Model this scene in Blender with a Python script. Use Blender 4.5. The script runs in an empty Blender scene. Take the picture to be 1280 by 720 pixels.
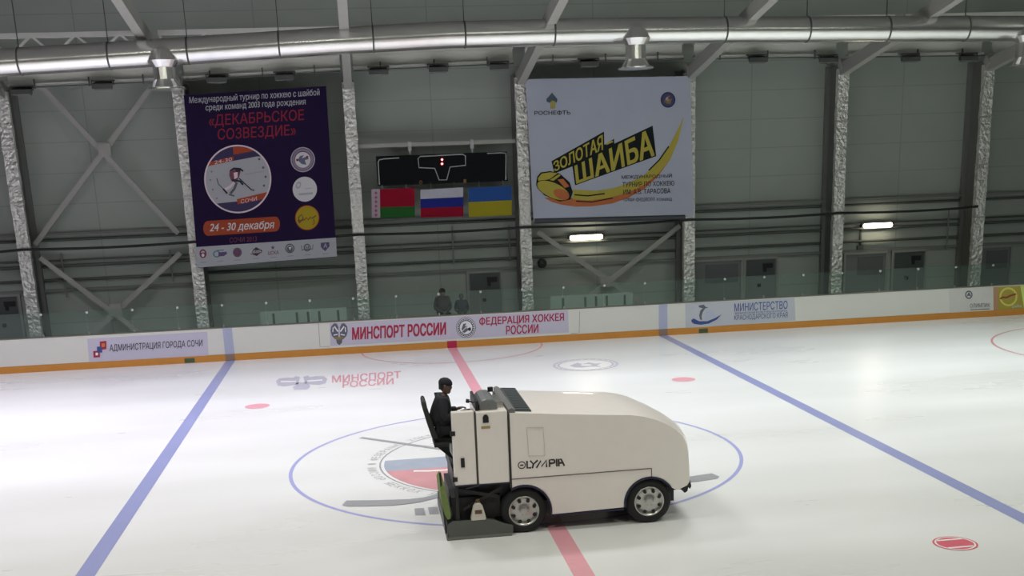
import bpy, bmesh, math, random
from mathutils import Vector, Matrix
from mathutils.geometry import delaunay_2d_cdt
random.seed(7)
C = bpy.context.scene.collection
PI = math.pi
# ------------------------------------------------------------------ camera
CAM = Vector((-2.8549, -21.471, 5.6021)); YAW, PITCH, ROLL = 0.1289, 0.2546, -0.0385
FPX, PY = 1374.4, 573.3                                   # focal length and principal row in 1280x720 pixels
f_ = Vector((math.sin(YAW)*math.cos(PITCH), math.cos(YAW)*math.cos(PITCH), -math.sin(PITCH)))
r0 = Vector((math.cos(YAW), -math.sin(YAW), 0)); u0 = r0.cross(f_)
R_ = math.cos(ROLL)*r0 + math.sin(ROLL)*u0; U_ = -math.sin(ROLL)*r0 + math.cos(ROLL)*u0
cd = bpy.data.cameras.new('camera'); cam = bpy.data.objects.new('camera', cd); C.objects.link(cam)
cam.matrix_world = Matrix(((R_.x, U_.x, -f_.x, CAM.x), (R_.y, U_.y, -f_.y, CAM.y), (R_.z, U_.z, -f_.z, CAM.z), (0, 0, 0, 1)))
cd.sensor_width = 36; cd.sensor_fit = 'HORIZONTAL'; cd.lens = FPX*36/1280; cd.shift_y = (PY-360)/1280
cd.clip_end = 300
bpy.context.scene.camera = cam
# ------------------------------------------------------------------ view, world, rink lamps
vs = bpy.context.scene.view_settings
vs.view_transform = 'Standard'; vs.look = 'None'; vs.gamma = 1; vs.use_curve_mapping = False; vs.exposure = 0.0
w = bpy.data.worlds.new('hall'); bpy.context.scene.world = w; w.use_nodes = True
w.node_tree.nodes['Background'].inputs[0].default_value = (0.8, 0.9, 0.85, 1)
w.node_tree.nodes['Background'].inputs[1].default_value = 0.05
def area(x, y, z, sx, sy, e, col, spread):
    d = bpy.data.lights.new('rink_lamp', 'AREA'); d.shape = 'RECTANGLE'; d.size = sx; d.size_y = sy
    d.energy = e; d.color = col; d.spread = math.radians(spread)
    o = bpy.data.objects.new('rink_lamp', d); o.location = (x, y, z); C.objects.link(o)
    return o
for x in (-20, -12, -4, 4, 12, 20):
    for y in (-13, -6.5, 0.5, 7.2):
        k = (x+20)/40
        t = (y+13)/20.2                                    # cooler, bluish lamps at the far left, greener ones at the right, warmer ones near the stand
        c4 = [[a_*(1-k)+b_*k for a_, b_ in zip(*q)] for q in (((1, .955, .83), (.94, 1, .84)), ((.96, .905, 1.08), (.91, 1, .93)))]
        col = [a_*(1-t)+b_*t for a_, b_ in zip(*c4)]
        e = {-13: 122, -6.5: 105, 0.5: 218, 7.2: 425}[y]
        o = area(x, y, 11.0, 2.4, 1.0, e*(1.15-0.27*k), col, 118)
        if y < -10: o.rotation_euler = (math.radians(38), 0, 0)

# ------------------------------------------------------------------ helpers
def P(u, v, Y):
    "point of the vertical plane y = Y seen at photo pixel (u, v)"
    d = f_ + R_*((u-640)/FPX) - U_*((v-PY)/FPX)
    return CAM + d*((Y-CAM.y)/d.y)
def G(u, v, z=0.0):
    d = f_ + R_*((u-640)/FPX) - U_*((v-PY)/FPX)
    return CAM + d*((z-CAM.z)/d.z)
def lin(c):
    return tuple((x/255/12.92 if x/255 <= .04045 else ((x/255+.055)/1.055)**2.4) for x in c)
MATS = {}
def mat(name, rgb, rough=.5, metal=0., var=.05, scale=6., bump=0., bscale=20., emit=0., coat=0., spec=.5, srgb=False):
    if name in MATS: return MATS[name]
    if srgb: rgb = lin(rgb)
    m = bpy.data.materials.new(name); m.use_nodes = True; nt = m.node_tree; b = nt.nodes['Principled BSDF']
    b.inputs['Roughness'].default_value = rough; b.inputs['Metallic'].default_value = metal
    b.inputs['Coat Weight'].default_value = coat; b.inputs['Specular IOR Level'].default_value = spec
    tc = nt.nodes.new('ShaderNodeTexCoord'); n = nt.nodes.new('ShaderNodeTexNoise'); n.inputs['Scale'].default_value = scale
    n.inputs['Detail'].default_value = 4
    nt.links.new(tc.outputs['Object'], n.inputs['Vector'])
    mr = nt.nodes.new('ShaderNodeMapRange'); mr.inputs['To Min'].default_value = 1-var; mr.inputs['To Max'].default_value = 1+var
    nt.links.new(n.outputs['Fac'], mr.inputs['Value'])
    mx = nt.nodes.new('ShaderNodeVectorMath'); mx.operation = 'SCALE'; mx.inputs[0].default_value = rgb
    nt.links.new(mr.outputs[0], mx.inputs['Scale']); nt.links.new(mx.outputs[0], b.inputs['Base Color'])
    if bump:
        n2 = nt.nodes.new('ShaderNodeTexNoise'); n2.inputs['Scale'].default_value = bscale; n2.inputs['Detail'].default_value = 3
        nt.links.new(tc.outputs['Object'], n2.inputs['Vector'])
        bp = nt.nodes.new('ShaderNodeBump'); bp.inputs['Strength'].default_value = bump; bp.inputs['Distance'].default_value = .12 if name == 'crinkled_foil' else .05
        nt.links.new(n2.outputs['Fac'], bp.inputs['Height']); nt.links.new(bp.outputs[0], b.inputs['Normal'])
    if emit:
        b.inputs['Emission Color'].default_value = (*rgb, 1); b.inputs['Emission Strength'].default_value = emit
    MATS[name] = m
    return m
class B:
    "collects shapes in world coordinates; done() links them as ONE mesh object"
    def __init__(s): s.v = []; s.f = []; s.mi = []; s.mats = []; s.cur = 0
    def use(s, m):
        if m not in s.mats: s.mats.append(m)
        s.cur = s.mats.index(m); return s
    def add(s, vs, fs):
        o = len(s.v); s.v += [tuple(v) for v in vs]; s.f += [tuple(i+o for i in f) for f in fs]; s.mi += [s.cur]*len(fs); return s
    def box(s, x0, x1, y0, y1, z0, z1):
        vs = [(x, y, z) for x in (x0, x1) for y in (y0, y1) for z in (z0, z1)]
        return s.add(vs, [(0, 1, 3, 2), (4, 6, 7, 5), (0, 4, 5, 1), (2, 3, 7, 6), (0, 2, 6, 4), (1, 5, 7, 3)])
    def beam(s, a, b, w, h, up=(0, 0, 1)):
        a = Vector(a); b = Vector(b); d = (b-a).normalized(); up = Vector(up)
        if abs(d.dot(up)) > .98: up = Vector((0, 1, 0))
        sd = d.cross(up).normalized()*w/2; uu = sd.cross(d).normalized()*h/2
        vs = [p+i*sd+j*uu for p in (a, b) for i, j in ((-1, -1), (1, -1), (1, 1), (-1, 1))]
        return s.add(vs, [(0, 1, 2, 3), (7, 6, 5, 4), (0, 4, 5, 1), (1, 5, 6, 2), (2, 6, 7, 3), (3, 7, 4, 0)])
    def tube(s, pts, rs, n=12, cap=True):
        pts = [Vector(p) for p in pts]
        if not hasattr(rs, '__len__'): rs = [rs]*len(pts)
        d0 = (pts[1]-pts[0]).normalized(); ref = Vector((0, 0, 1)) if abs(d0.z) < .9 else Vector((0, 1, 0))
        vs = []
        for i, p in enumerate(pts):
            d = (pts[min(i+1, len(pts)-1)]-pts[max(i-1, 0)]).normalized()
            a = d.cross(ref).normalized(); b = d.cross(a)
            vs += [p+rs[i]*(math.cos(2*PI*k/n)*a+math.sin(2*PI*k/n)*b) for k in range(n)]
        fs = [(i*n+k, i*n+(k+1) % n, (i+1)*n+(k+1) % n, (i+1)*n+k) for i in range(len(pts)-1) for k in range(n)]
        if cap: fs += [tuple(range(n))[::-1], tuple(range((len(pts)-1)*n, len(pts)*n))]
        return s.add(vs, fs)
    def prism(s, xz, y0, y1):
        n = len(xz)
        return s.add([(x, y0, z) for x, z in xz]+[(x, y1, z) for x, z in xz],
                     [tuple(range(n)), tuple(range(n, 2*n))[::-1]]+[(i, i+n, (i+1) % n+n, (i+1) % n) for i in range(n)])
    def lathe(s, c, prof, n=32):
        "rings (radius, y) round an axis along y through c = (x, z)"
        vs = [(c[0]+r*math.cos(2*PI*k/n), y, c[1]+r*math.sin(2*PI*k/n)) for r, y in prof for k in range(n)]
        fs = [(i*n+k, i*n+(k+1) % n, (i+1)*n+(k+1) % n, (i+1)*n+k) for i in range(len(prof)-1) for k in range(n)]
        return s.add(vs, fs)
    def done(s, name, m=None, parent=None, smooth=False, bevel=0., kind=None, label=None):
        me = bpy.data.meshes.new(name)
        off = parent.matrix_world.translation if parent is not None else Vector((0, 0, 0))
        me.from_pydata([tuple(Vector(v)-off) for v in s.v], [], s.f); me.validate(verbose=False)
        if s.mats:
            for q in s.mats: me.materials.append(q)
            me.polygons.foreach_set('material_index', s.mi[:len(me.polygons)])
        if m is not None and not s.mats: me.materials.append(m)
        bm = bmesh.new(); bm.from_mesh(me); bmesh.ops.recalc_face_normals(bm, faces=bm.faces)
        if bevel:
            bmesh.ops.remove_doubles(bm, verts=bm.verts, dist=1e-5)
            bmesh.ops.bevel(bm, geom=[e for e in bm.edges if len(e.link_faces) == 2 and e.calc_face_angle() > .6], offset=bevel, segments=2, affect='EDGES', profile=.6)
        for f in bm.faces: f.smooth = smooth
        bm.to_mesh(me); bm.free()
        o = bpy.data.objects.new(name, me); C.objects.link(o)
        if parent is not None: o.parent = parent
        if kind: o['kind'] = kind
        if label: o['label'] = label
        return o
def tag(o, label, cat, group=None):
    o['label'] = label; o['category'] = cat
    if group: o['group'] = group
    return o
def thing(name, label, cat, loc, group=None):
    o = bpy.data.objects.new(name, None); o.empty_display_size = .2; o.location = loc; C.objects.link(o)
    o.matrix_world = Matrix.Translation(Vector(loc))
    return tag(o, label, cat, group)
def struct(o): o['kind'] = 'structure'; return o
# ---- flat artwork: lettering and marks printed on a plane
TXT = {}
def glyphs(s, bold=.0):
    "flat letters: every outer contour is filled on its own with the holes inside it, so overlapping strokes stay solid"
    k = (s, bold); bold *= .6
    if k in TXT: return TXT[k]
    cu = bpy.data.curves.new('t', 'FONT'); cu.body = s
    o = bpy.data.objects.new('t', cu); C.objects.link(o); bpy.context.view_layer.update()
    c2 = o.evaluated_get(bpy.context.evaluated_depsgraph_get()).to_curve(bpy.context.evaluated_depsgraph_get())
    loops = []
    for sp in c2.splines:
        bp = sp.bezier_points; L = []
        for a_, b_ in zip(bp, list(bp[1:])+[bp[0]]):
            straight = (a_.handle_right-a_.co).length < 1e-5 and (b_.handle_left-b_.co).length < 1e-5 or abs((b_.co-a_.co).cross(a_.handle_right-a_.co).z)+abs((b_.co-a_.co).cross(b_.handle_left-b_.co).z) < 1e-6
            for q in range(1 if straight else 4):
                t = q/4; u = 1-t; p = a_.co*u**3+a_.handle_right*3*u*u*t+b_.handle_left*3*u*t*t+b_.co*t**3
                if not L or (L[-1]-p.xy).length > 1e-4: L.append(p.xy)
        if len(L) > 2: loops.append(L)
    bpy.data.objects.remove(o); bpy.data.curves.remove(cu)
    ar = lambda L: sum(a_.x*b_.y-b_.x*a_.y for a_, b_ in zip(L, L[1:]+L[:1]))/2
    def inside(p, L):
        r = False
        for a_, b_ in zip(L, L[1:]+L[:1]):
            if (a_.y > p.y) != (b_.y > p.y) and p.x < (b_.x-a_.x)*(p.y-a_.y)/(b_.y-a_.y)+a_.x: r = not r
        return r
    par = [[i for i, L in enumerate(loops) if L is not l and sum(inside(p, L) for p in l) > len(l)*.94] for l in loops]
    own_of = {}
    for h in range(len(loops)):                            # a hole runs the other way round than the contour it sits in
        c = [q for q in par[h] if len(par[q]) % 2 == 0 and ar(loops[q])*ar(loops[h]) < 0]
        if c: own_of[h] = min(c, key=lambda q: abs(ar(loops[q])))
    oi = [i for i in range(len(loops)) if i not in own_of]; outer = [loops[i] for i in oi]; own = {i: [] for i in range(len(outer))}
    for h, q in own_of.items():
        if q in oi: own[oi.index(q)].append(loops[h])
    vs, fs = [], []
    for i, L in enumerate(outer):
        pts, ed = [], []
        for l in [L]+own[i]:
            n = len(pts); pts += l; ed += [(n+q, n+(q+1) % len(l)) for q in range(len(l))]
        v2, _, f2, _, _, _ = delaunay_2d_cdt(pts, ed, [], 0, 1e-6)
        mid = lambda f: sum((v2[q] for q in f), Vector((0, 0)))/len(f)
        f2 = [f for f in f2 if inside(mid(f), L) and not any(inside(mid(f), h) for h in own[i])]
        for h, (dx, dy) in enumerate(((0, 0),) if not bold else ((-bold, -bold*.6), (bold, -bold*.6), (-bold, bold*.6), (bold, bold*.6))):
            n = len(vs); vs += [(v.x+dx, v.y+dy, (h+.5*(i % 2))*.12) for v in v2]; fs += [tuple(q+n for q in f) for f in f2]
    x0 = min(v[0] for v in vs); x1 = max(v[0] for v in vs); y0 = min(v[1] for v in vs); y1 = max(v[1] for v in vs)
    TXT[k] = ([((v[0]-x0)/(x1-x0), (v[1]-y0)/(y1-y0), v[2]) for v in vs], fs)
    return TXT[k]
def bil(q, s, t):
    "q = TL, TR, BR, BL; t = 0 at the bottom"
    a = Vector(q[3]).lerp(Vector(q[2]), s); b = Vector(q[0]).lerp(Vector(q[1]), s)
    return a.lerp(b, t)
class Art(B):
    "artwork on a plane: F maps a photo pixel and a layer number to a point of that plane"
    def __init__(s, F): super().__init__(); s.F = F
    def poly(s, px, m, k=1):
        s.use(m); return s.add([s.F(u, v, k) for u, v in px], [tuple(range(len(px)))])
    def strip(s, px, wd, m, k=1, close=False):
        "line of width wd pixels"
        s.use(m); n = len(px); vs = []
        for i in range(n):
            a = Vector(px[(i-1) % n] if close or i else px[0]); b = Vector(px[(i+1) % n] if close or i < n-1 else px[-1])
            d = (b-a).normalized(); nn = Vector((-d.y, d.x))*wd/2; p = Vector(px[i])
            vs += [s.F(*(p+nn), k), s.F(*(p-nn), k)]
        fs = [(2*i, 2*i+1, (2*i+3) % (2*n), (2*i+2) % (2*n)) for i in range(n if close else n-1)]
        return s.add(vs, fs)
    def oval(s, c, a, b, m, k=1, rot=0., n=36, ring=0.):
        pts = []
        for rr in ((1.,) if not ring else (1., 1-ring)):
            for i in range(n):
                x = a*rr*math.cos(2*PI*i/n); y = b*rr*math.sin(2*PI*i/n)
                pts.append((c[0]+x*math.cos(rot)-y*math.sin(rot), c[1]+x*math.sin(rot)+y*math.cos(rot)))
        s.use(m)
        if not ring: return s.add([s.F(u, v, k) for u, v in pts], [tuple(range(n))])
        return s.add([s.F(u, v, k) for u, v in pts], [(i, (i+1) % n, n+(i+1) % n, n+i) for i in range(n)])
    def quadtext(s, t, q, m, k=2, bold=.0):
        gv, gf = glyphs(t, bold); s.use(m)
        return s.add([s.F(*bil(q, a, b), k+h) for a, b, h in gv], gf)
    def text(s, t, ua, ub, vt, vb, m, slope=-.05, k=2, bold=.02, shear=0.):
        h = (ub-ua)/2*slope
        return s.quadtext(t, [(ua+shear, vt-h), (ub+shear, vt+h), (ub, vb+h), (ua, vb-h)], m, k, bold)
def plane_art(Y, d=.004): return Art(lambda u, v, k: P(u, v, Y-d*k))
def ice_px(): return Art(lambda u, v, k: G(u, v, .0015*k))
def ice_xy(): return Art(lambda x, y, k: Vector((x, y, .0015*k)))

# ------------------------------------------------------------------ materials
M = dict(
    white_paint=mat('white_paint', (.82, .755, .72), .35, coat=.3, var=.03),
    dark=mat('dark_metal', (.012, .012, .014), .5), rubber=mat('rubber', (.010, .010, .012), .75, bump=.1, bscale=60),
    navy=mat('navy_edge', (.012, .012, .045), .5), grey=mat('grey_metal', (.115, .12, .115), .5, .2), lgrey=mat('light_grey_metal', (.35, .36, .36), .35, .6),
    chrome=mat('bright_metal', (.50, .485, .46), .3, .85), seam=mat('seam_dark', (.06, .055, .05), .6),
    board=mat('board_white', (.635, .63, .585), .4, var=.03, scale=1.2), kick=mat('kick_yellow', (.52, .22, .035), .45, var=.08),
    sheet=mat('sheet_lavender', (.50, .47, .58), .5, var=.03), sheet2=mat('sheet_grey_blue', (.46, .48, .53), .5, var=.03),
    red=mat('print_red', (.36, .012, .05), .5), blue=mat('print_blue', (.04, .07, .24), .5), black=mat('print_black', (.02, .02, .03), .5),
    dgrey=mat('print_grey', (.10, .11, .14), .5), white=mat('print_white', (.74, .73, .78), .5), gold=mat('print_gold', (.25, .18, .05), .5),
    cream=mat('print_cream', (.62, .62, .53), .5),
    foil=mat('crinkled_foil', (.88, .87, .83), .42, .75, var=.22, scale=9, bump=1.0, bscale=8), steel=mat('painted_steel', (.23, .235, .225), .55, var=.06),
    steel_l=mat('pale_painted_steel', (.42, .42, .39), .5, var=.05), pipe=mat('dark_pipe', (.105, .115, .105), .5), cable=mat('black_cable', (.015, .018, .02), .6),
    duct=mat('galvanised_duct', (.86, .86, .84), .24, .95, var=.08, scale=3, bump=.05, bscale=5), lamp_case=mat('lamp_case', (.10, .105, .10), .5),
)
# ------------------------------------------------------------------ the setting
b = B(); b.box(-30, 30, -15, 15, -.2, 0)
ice_m = bpy.data.materials.new('ice'); ice_m.use_nodes = True; nt = ice_m.node_tree; bs = nt.nodes['Principled BSDF']
bs.inputs['Roughness'].default_value = .28; bs.inputs['Specular IOR Level'].default_value = .35
tc = nt.nodes.new('ShaderNodeTexCoord'); mp = nt.nodes.new('ShaderNodeMapping'); mp.inputs['Scale'].default_value = (.06, .25, 1)
n1 = nt.nodes.new('ShaderNodeTexNoise'); n1.inputs['Scale'].default_value = 1.4; n1.inputs['Detail'].default_value = 5
cr = nt.nodes.new('ShaderNodeValToRGB'); cr.color_ramp.elements[0].color = (.66, .655, .645, 1); cr.color_ramp.elements[1].color = (.76, .755, .765, 1)
cr.color_ramp.elements[0].position = .3; cr.color_ramp.elements[1].position = .7
rr = nt.nodes.new('ShaderNodeMapRange'); rr.inputs['To Min'].default_value = .18; rr.inputs['To Max'].default_value = .42
for a_, b_ in ((tc.outputs['Object'], mp.inputs['Vector']), (mp.outputs[0], n1.inputs['Vector']), (n1.outputs['Fac'], cr.inputs[0]), (cr.outputs[0], bs.inputs['Base Color']),
               (n1.outputs['Fac'], rr.inputs['Value']), (rr.outputs[0], bs.inputs['Roughness'])): nt.links.new(a_, b_)
ice = struct(b.done('floor', ice_m)); ice['label'] = 'white rink ice with painted lines, circles and logos'
b = B(); b.box(-34, 34, 15, 22, -.2, -.02); struct(b.done('floor', mat('concrete', (.2, .2, .19), .8)))
# back wall of sandwich panels
wm = bpy.data.materials.new('wall_panels'); wm.use_nodes = True; nt = wm.node_tree; bs = nt.nodes['Principled BSDF']; bs.inputs['Roughness'].default_value = .55
tc = nt.nodes.new('ShaderNodeTexCoord'); sx = nt.nodes.new('ShaderNodeSeparateXYZ'); nt.links.new(tc.outputs['Object'], sx.inputs[0])
def mth(op, a, v=None):
    n = nt.nodes.new('ShaderNodeMath'); n.operation = op
    nt.links.new(a, n.inputs[0])
    if v is not None: n.inputs[1].default_value = v
    return n.outputs[0]
fz = mth('FRACT', mth('DIVIDE', sx.outputs['Z'], 1.02)); fx = mth('FRACT', mth('DIVIDE', sx.outputs['X'], 5.87))
seam = mth('MAXIMUM', mth('LESS_THAN', fz, .03)); nt.links.new(mth('LESS_THAN', fx, .008), seam.node.inputs[1])
nn = nt.nodes.new('ShaderNodeTexNoise'); nn.inputs['Scale'].default_value = .8; nt.links.new(tc.outputs['Object'], nn.inputs['Vector'])
c1 = nt.nodes.new('ShaderNodeValToRGB'); c1.color_ramp.elements[0].color = (.35, .39, .355, 1); c1.color_ramp.elements[1].color = (.41, .45, .41, 1)
nt.links.new(nn.outputs['Fac'], c1.inputs[0]); mx = nt.nodes.new('ShaderNodeMixRGB'); nt.links.new(seam, mx.inputs[0]); nt.links.new(c1.outputs[0], mx.inputs[1]); mx.inputs[2].default_value = (.31, .34, .31, 1)
nt.links.new(mx.outputs[0], bs.inputs['Base Color'])
WY = 19.2
b = B(); b.box(-34, 34, WY, WY+.3, -.2, 13); struct(b.done('wall_back', wm))
b = B(); b.box(-34, 34, -30, WY+.3, 13, 13.3); struct(b.done('ceiling', mat('ceiling_panels', (.2, .2, .19), .7)))
b = B(); b.box(-34.3, -34, -30, WY+.3, -.2, 13); struct(b.done('wall_left', MATS['painted_steel']))
b = B(); b.box(34, 34.3, -30, WY+.3, -.2, 13); struct(b.done('wall_right', MATS['painted_steel']))
# lower wall ledge above the doors, and the door leaves and hatches below it
b = B(); b.box(-34, 34, WY-.10, WY, 2.14, 2.24); struct(b.done('trim_1', M['steel']))
doorc = mat('door_leaf', (.21, .225, .225), .5); doord = mat('door_glass', (.085, .10, .10), .4); framec = mat('door_frame', (.33, .34, .32), .5)
DOORS = [(-15.9, -14.75, True), (1.05, 2.25, True), (9.55, 11.45, False), (11.6, 12.85, True), (15.6, 17.25, False), (17.55, 18.85, True), (20.9, 22.4, False)]
for i, (x0, x1, dk) in enumerate(DOORS):
    b = B(); b.box(x0, x1, WY-.06, WY, 0, 2.08); o = struct(b.done('door_%d' % (i+1), doorc))
    b = B()
    for xa in (x0-.07, x1-.01): b.box(xa, xa+.08, WY-.10, WY, 0, 2.14)
    b.box(x0, x1, WY-.10, WY, 2.06, 2.14); b.done('door_frame', framec, o)
    if dk:
        b = B(); b.box(x0+.06, x1-.06, WY-.075, WY-.06, 1.45, 2.04); b.done('transom_window', doord, o)
        xm = (x0+x1)/2+.1; b = B(); b.box(xm-.02, xm+.36, WY-.11, WY-.075, 1.72, 1.90); b.box(xm, xm+.12, WY-.10, WY-.075, 1.58, 1.72); b.done('door_closer', M['dark'], o)
        b = B(); b.box(x0+.5, x0+.62, WY-.12, WY-.06, 1.02, 1.14); b.done('door_handle', M['dark'], o)
    else:
        b = B(); b.box(x0+.5, x1-.12, WY-.075, WY-.06, 1.25, 1.95); b.done('door_panel', mat('hatch_panel', (.14, .15, .16), .5), o)

# ------------------------------------------------------------------ painted ice (parts of the floor)
LB = mat('ice_blue', (.28, .30, .53), .3, var=.12, scale=.6); LR = mat('ice_pink', (.72, .33, .39), .3, var=.08); LRd = mat('ice_red', (.66, .12, .17), .3, var=.1)
LG = mat('ice_grey', (.33, .33, .35), .3, var=.12); LV = mat('ice_thin_blue', (.36, .37, .66), .3); LP = mat('ice_thin_red', (.66, .30, .34), .3)
LBD = mat('ice_dull_blue', (.36, .40, .48), .3, var=.2, scale=2); LW = mat('ice_pale', (.82, .80, .80), .3); LM = mat('ice_mauve', (.48, .46, .55), .3, var=.15)
for s, w_ in ((-1, 'left'), (1, 'right')):
    a = ice_xy(); a.poly([(s*7.255-.15, -15), (s*7.255+.15, -15), (s*7.255+.15, 15), (s*7.255-.15, 15)], LB); a.done('blue_line', None, ice, label='broad blue line across the ice on the %s' % w_)
a = ice_xy(); a.poly([(-.15, -15), (.15, -15), (.15, 15), (-.15, 15)], LR); a.done('centre_line', None, ice, label='broad pink red centre line passing under the machine')
a = ice_xy(); a.oval((0, 0), 4.54, 4.54, LV, 2, n=96, ring=.016); a.done('centre_circle', None, ice, label='thin blue circle round the ice machine')
a = ice_xy(); a.strip([(3*math.cos(PI+PI*i/40), 15+3*math.sin(PI+PI*i/40)) for i in range(41)], .06, LP, 2); a.done('referee_crease', None, ice, label='thin red half circle against the far boards')
a = ice_xy(); a.oval((20.2, 7.8), 4.5, 4.5, LP, 2, n=96, ring=.015); a.done('faceoff_circle', None, ice, label='thin red circle at the right edge')
for x, y in ((-5.74, 7.05), (5.6, 7.0), (5.64, -6.95)):
    a = ice_xy(); a.oval((x, y), .32, .32, LRd if y < 0 else LR, 2, n=32)
    if y < 0:
        a.oval((x, y), .29, .29, LW, 3, ring=.09); a.strip([(x-.2, y+.17), (x+.2, y+.17)], .05, LW, 3); a.strip([(x-.2, y-.17), (x+.2, y-.17)], .05, LW, 3)
    a.done('faceoff_spot', None, ice)
# centre emblem: ring of letters, three bands, two crossed sticks
a = ice_xy()
def clipdisc(r, ya, yb, n=24):
    t0 = math.asin(max(-1, min(1, ya/r))); t1 = math.asin(max(-1, min(1, yb/r)))
    rt = [(r*math.cos(t0+(t1-t0)*i/n), r*math.sin(t0+(t1-t0)*i/n)) for i in range(n+1)]
    return rt+[(-x, y) for x, y in rt[::-1]]
a.oval((0, 0), 2.76, 2.76, LG, 2, n=72, ring=.013)
a.poly(clipdisc(2.66, -.42, .42), LBD, 2); a.poly(clipdisc(2.66, -2.66, -.42), mat('ice_dull_red', (.60, .30, .32), .3, var=.2, scale=2), 2)
a.strip([(-2.1+i*.3, -.55-.1*math.sin(i*.9)) for i in range(15)], .1, LW, 3); a.strip([(-1.3+i*.3, -1.3-.1*math.sin(i*.9)) for i in range(9)], .12, LM, 3)
ring = 'ФЕДЕРАЦИЯ ХОККЕЯ РОССИИ • '*4; LGL = mat('ice_letter', (.40, .42, .40), .3)
for i, ch in enumerate(ring):
    if ch == ' ': continue
    t = PI*1.5-2*PI*i/len(ring)-.2; ra, rb = 2.82, 3.0; tw = .021
    gv, gf = glyphs(ch); a.use(LGL)
    a.add([a.F((ra+(rb-ra)*(1-q if math.sin(t) < 0 else q))*math.cos(t+tw*(1-2*p)*(1 if math.sin(t) >= 0 else -1)), (ra+(rb-ra)*(1-q if math.sin(t) < 0 else q))*math.sin(t+tw*(1-2*p)*(1 if math.sin(t) >= 0 else -1)), 2) for p, q, h in gv], gf)
a.done('centre_emblem', None, ice, label='round grey, blue and red emblem at centre ice')
for s in (-1, 1):
    a = ice_xy(); k = 4 if s > 0 else 5
    a.strip([(s*-3.11, 2.66), (s*1.45, -1.62)], .13, LG, k)
    bl = [(433, 626), (470, 625.6), (512, 624.3), (530, 622), (541.7, 619.3), (556, 615.5), (560, 618.5), (548, 622.5), (525, 628), (508, 630.5), (491, 632.2), (460, 633.2), (434, 633.4), (428, 631.5)]
    a.poly([(-s*G(u, v).x, G(u, v).y) for u, v in bl], LG, k)
    a.done('painted_stick', None, ice)
a = ice_xy()
for xa in (-2.22, -1.98): a.poly([(xa, -3.48), (xa+.17, -3.50), (xa+.17, -3.08), (xa, -3.06)], LG, 2)
a.done('painted_block', None, ice)
# double-headed eagle and red words
a = ice_px()
for s in (-1, 1):
    a.poly([(377+s*x, y-(s*x)*.045) for x, y in ((2, 471), (8, 469.5), (10, 472), (17, 471), (28, 471.5), (32, 475), (30, 480.5), (22, 482), (12, 481), (4, 480))], LM, 2)
    a.strip([(377+s*7, 476.5-s*.2), (377+s*26, 476-s*1)], 1.6, LW, 3)
a.poly([(371, 478), (384, 477.5), (388, 483), (385, 486.5), (368, 487.5), (366, 484)], LM, 2)
a.done('painted_eagle', None, ice, label='pale mauve two headed eagle painted on the far ice')
a = ice_px(); a.text('МИНСПОРТ', 415, 501, 466.5, 475.5, LP, -.07, bold=.035); a.text('РОССИИ', 428, 492, 474.5, 482.5, LP, -.07, bold=.035)
a.done('painted_words', None, ice, label='pale red two line words painted on the far ice')
a = ice_px(); a.oval((732, 456), 41, 7.6, LM, 2, rot=-.03, ring=.09); a.oval((732, 456), 34, 6.0, LW, 2, rot=-.03); a.oval((732, 456), 35, 6.2, LM, 3, rot=-.03, ring=.06)
for i in range(26):
    t = 2*PI*i/26; a.oval((732+37.7*math.cos(t), 456+6.8*math.sin(t)-1.1*math.cos(t)), 1.5, .35, LW, 4)
a.poly([(712, 457), (722, 453.4), (728, 455), (736, 453), (744, 454.5), (752, 454), (746, 456.5), (752, 458.5), (738, 458.2), (728, 459.5), (718, 459)], LM, 3)
a.oval((733, 456.2), 7, 1.2, LW, 4)
a.done('painted_ring_logo', None, ice, label='pale mauve round hockey logo painted on the far ice')

# ------------------------------------------------------------------ dasher boards
BY, BH = 15.0, 1.07
bd = thing('dasher_boards', 'long white rink boards with yellow kick plate and advertising sheets', 'rink boards', (2, BY, 0))
b = B(); b.box(-22, 25, BY, BY+.12, .22, BH); b.done('board_panel', M['board'], bd)
b = B(); b.box(-22, 25, BY-.02, BY+.12, 0, .215); b.done('kick_plate', M['kick'], bd, label='yellow orange kick plate')
b = B(); b.box(-22, 25, BY-.01, BY+.15, BH, BH+.03); b.done('top_rail', mat('cap_rail', (.16, .15, .12), .5), bd)
F = BY
for s, w_ in ((-1, 'left'), (1, 'right')):
    b = B(); b.box(s*7.255-.15, s*7.255+.15, F-.004, F, .22, BH); b.done('blue_stripe', mat('board_blue', (.40, .42, .57), .4), bd)
    b = B(); b.box(s*7.255-.15, s*7.255+.15, F-.024, F-.02, 0, .215); b.done('blue_stripe', mat('kick_blue', (.25, .17, .12), .4), bd)
b = B(); b.box(-.16, .16, F-.024, F-.02, 0, .235); b.done('red_stripe', mat('kick_red', (.40, .012, .06), .4), bd)
for u, v in ((237, 449), (879, 411)):
    p = P(u, v, F); b = B(); b.box(p.x-.16, p.x+.16, F-.03, F-.02, .02, .16); b.done('drain_plate', mat('drain_plate', (.06, .09, .04), .5), bd)
for L in ([(398, 404), (400, 433.5), (412, 433)], [(724.5, 389.5), (724, 416), (714, 417)]): 
    a = plane_art(F); a.strip(L, .7, mat('board_seam', (.30, .29, .26), .5), 1); a.done('panel_seam', None, bd)
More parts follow.
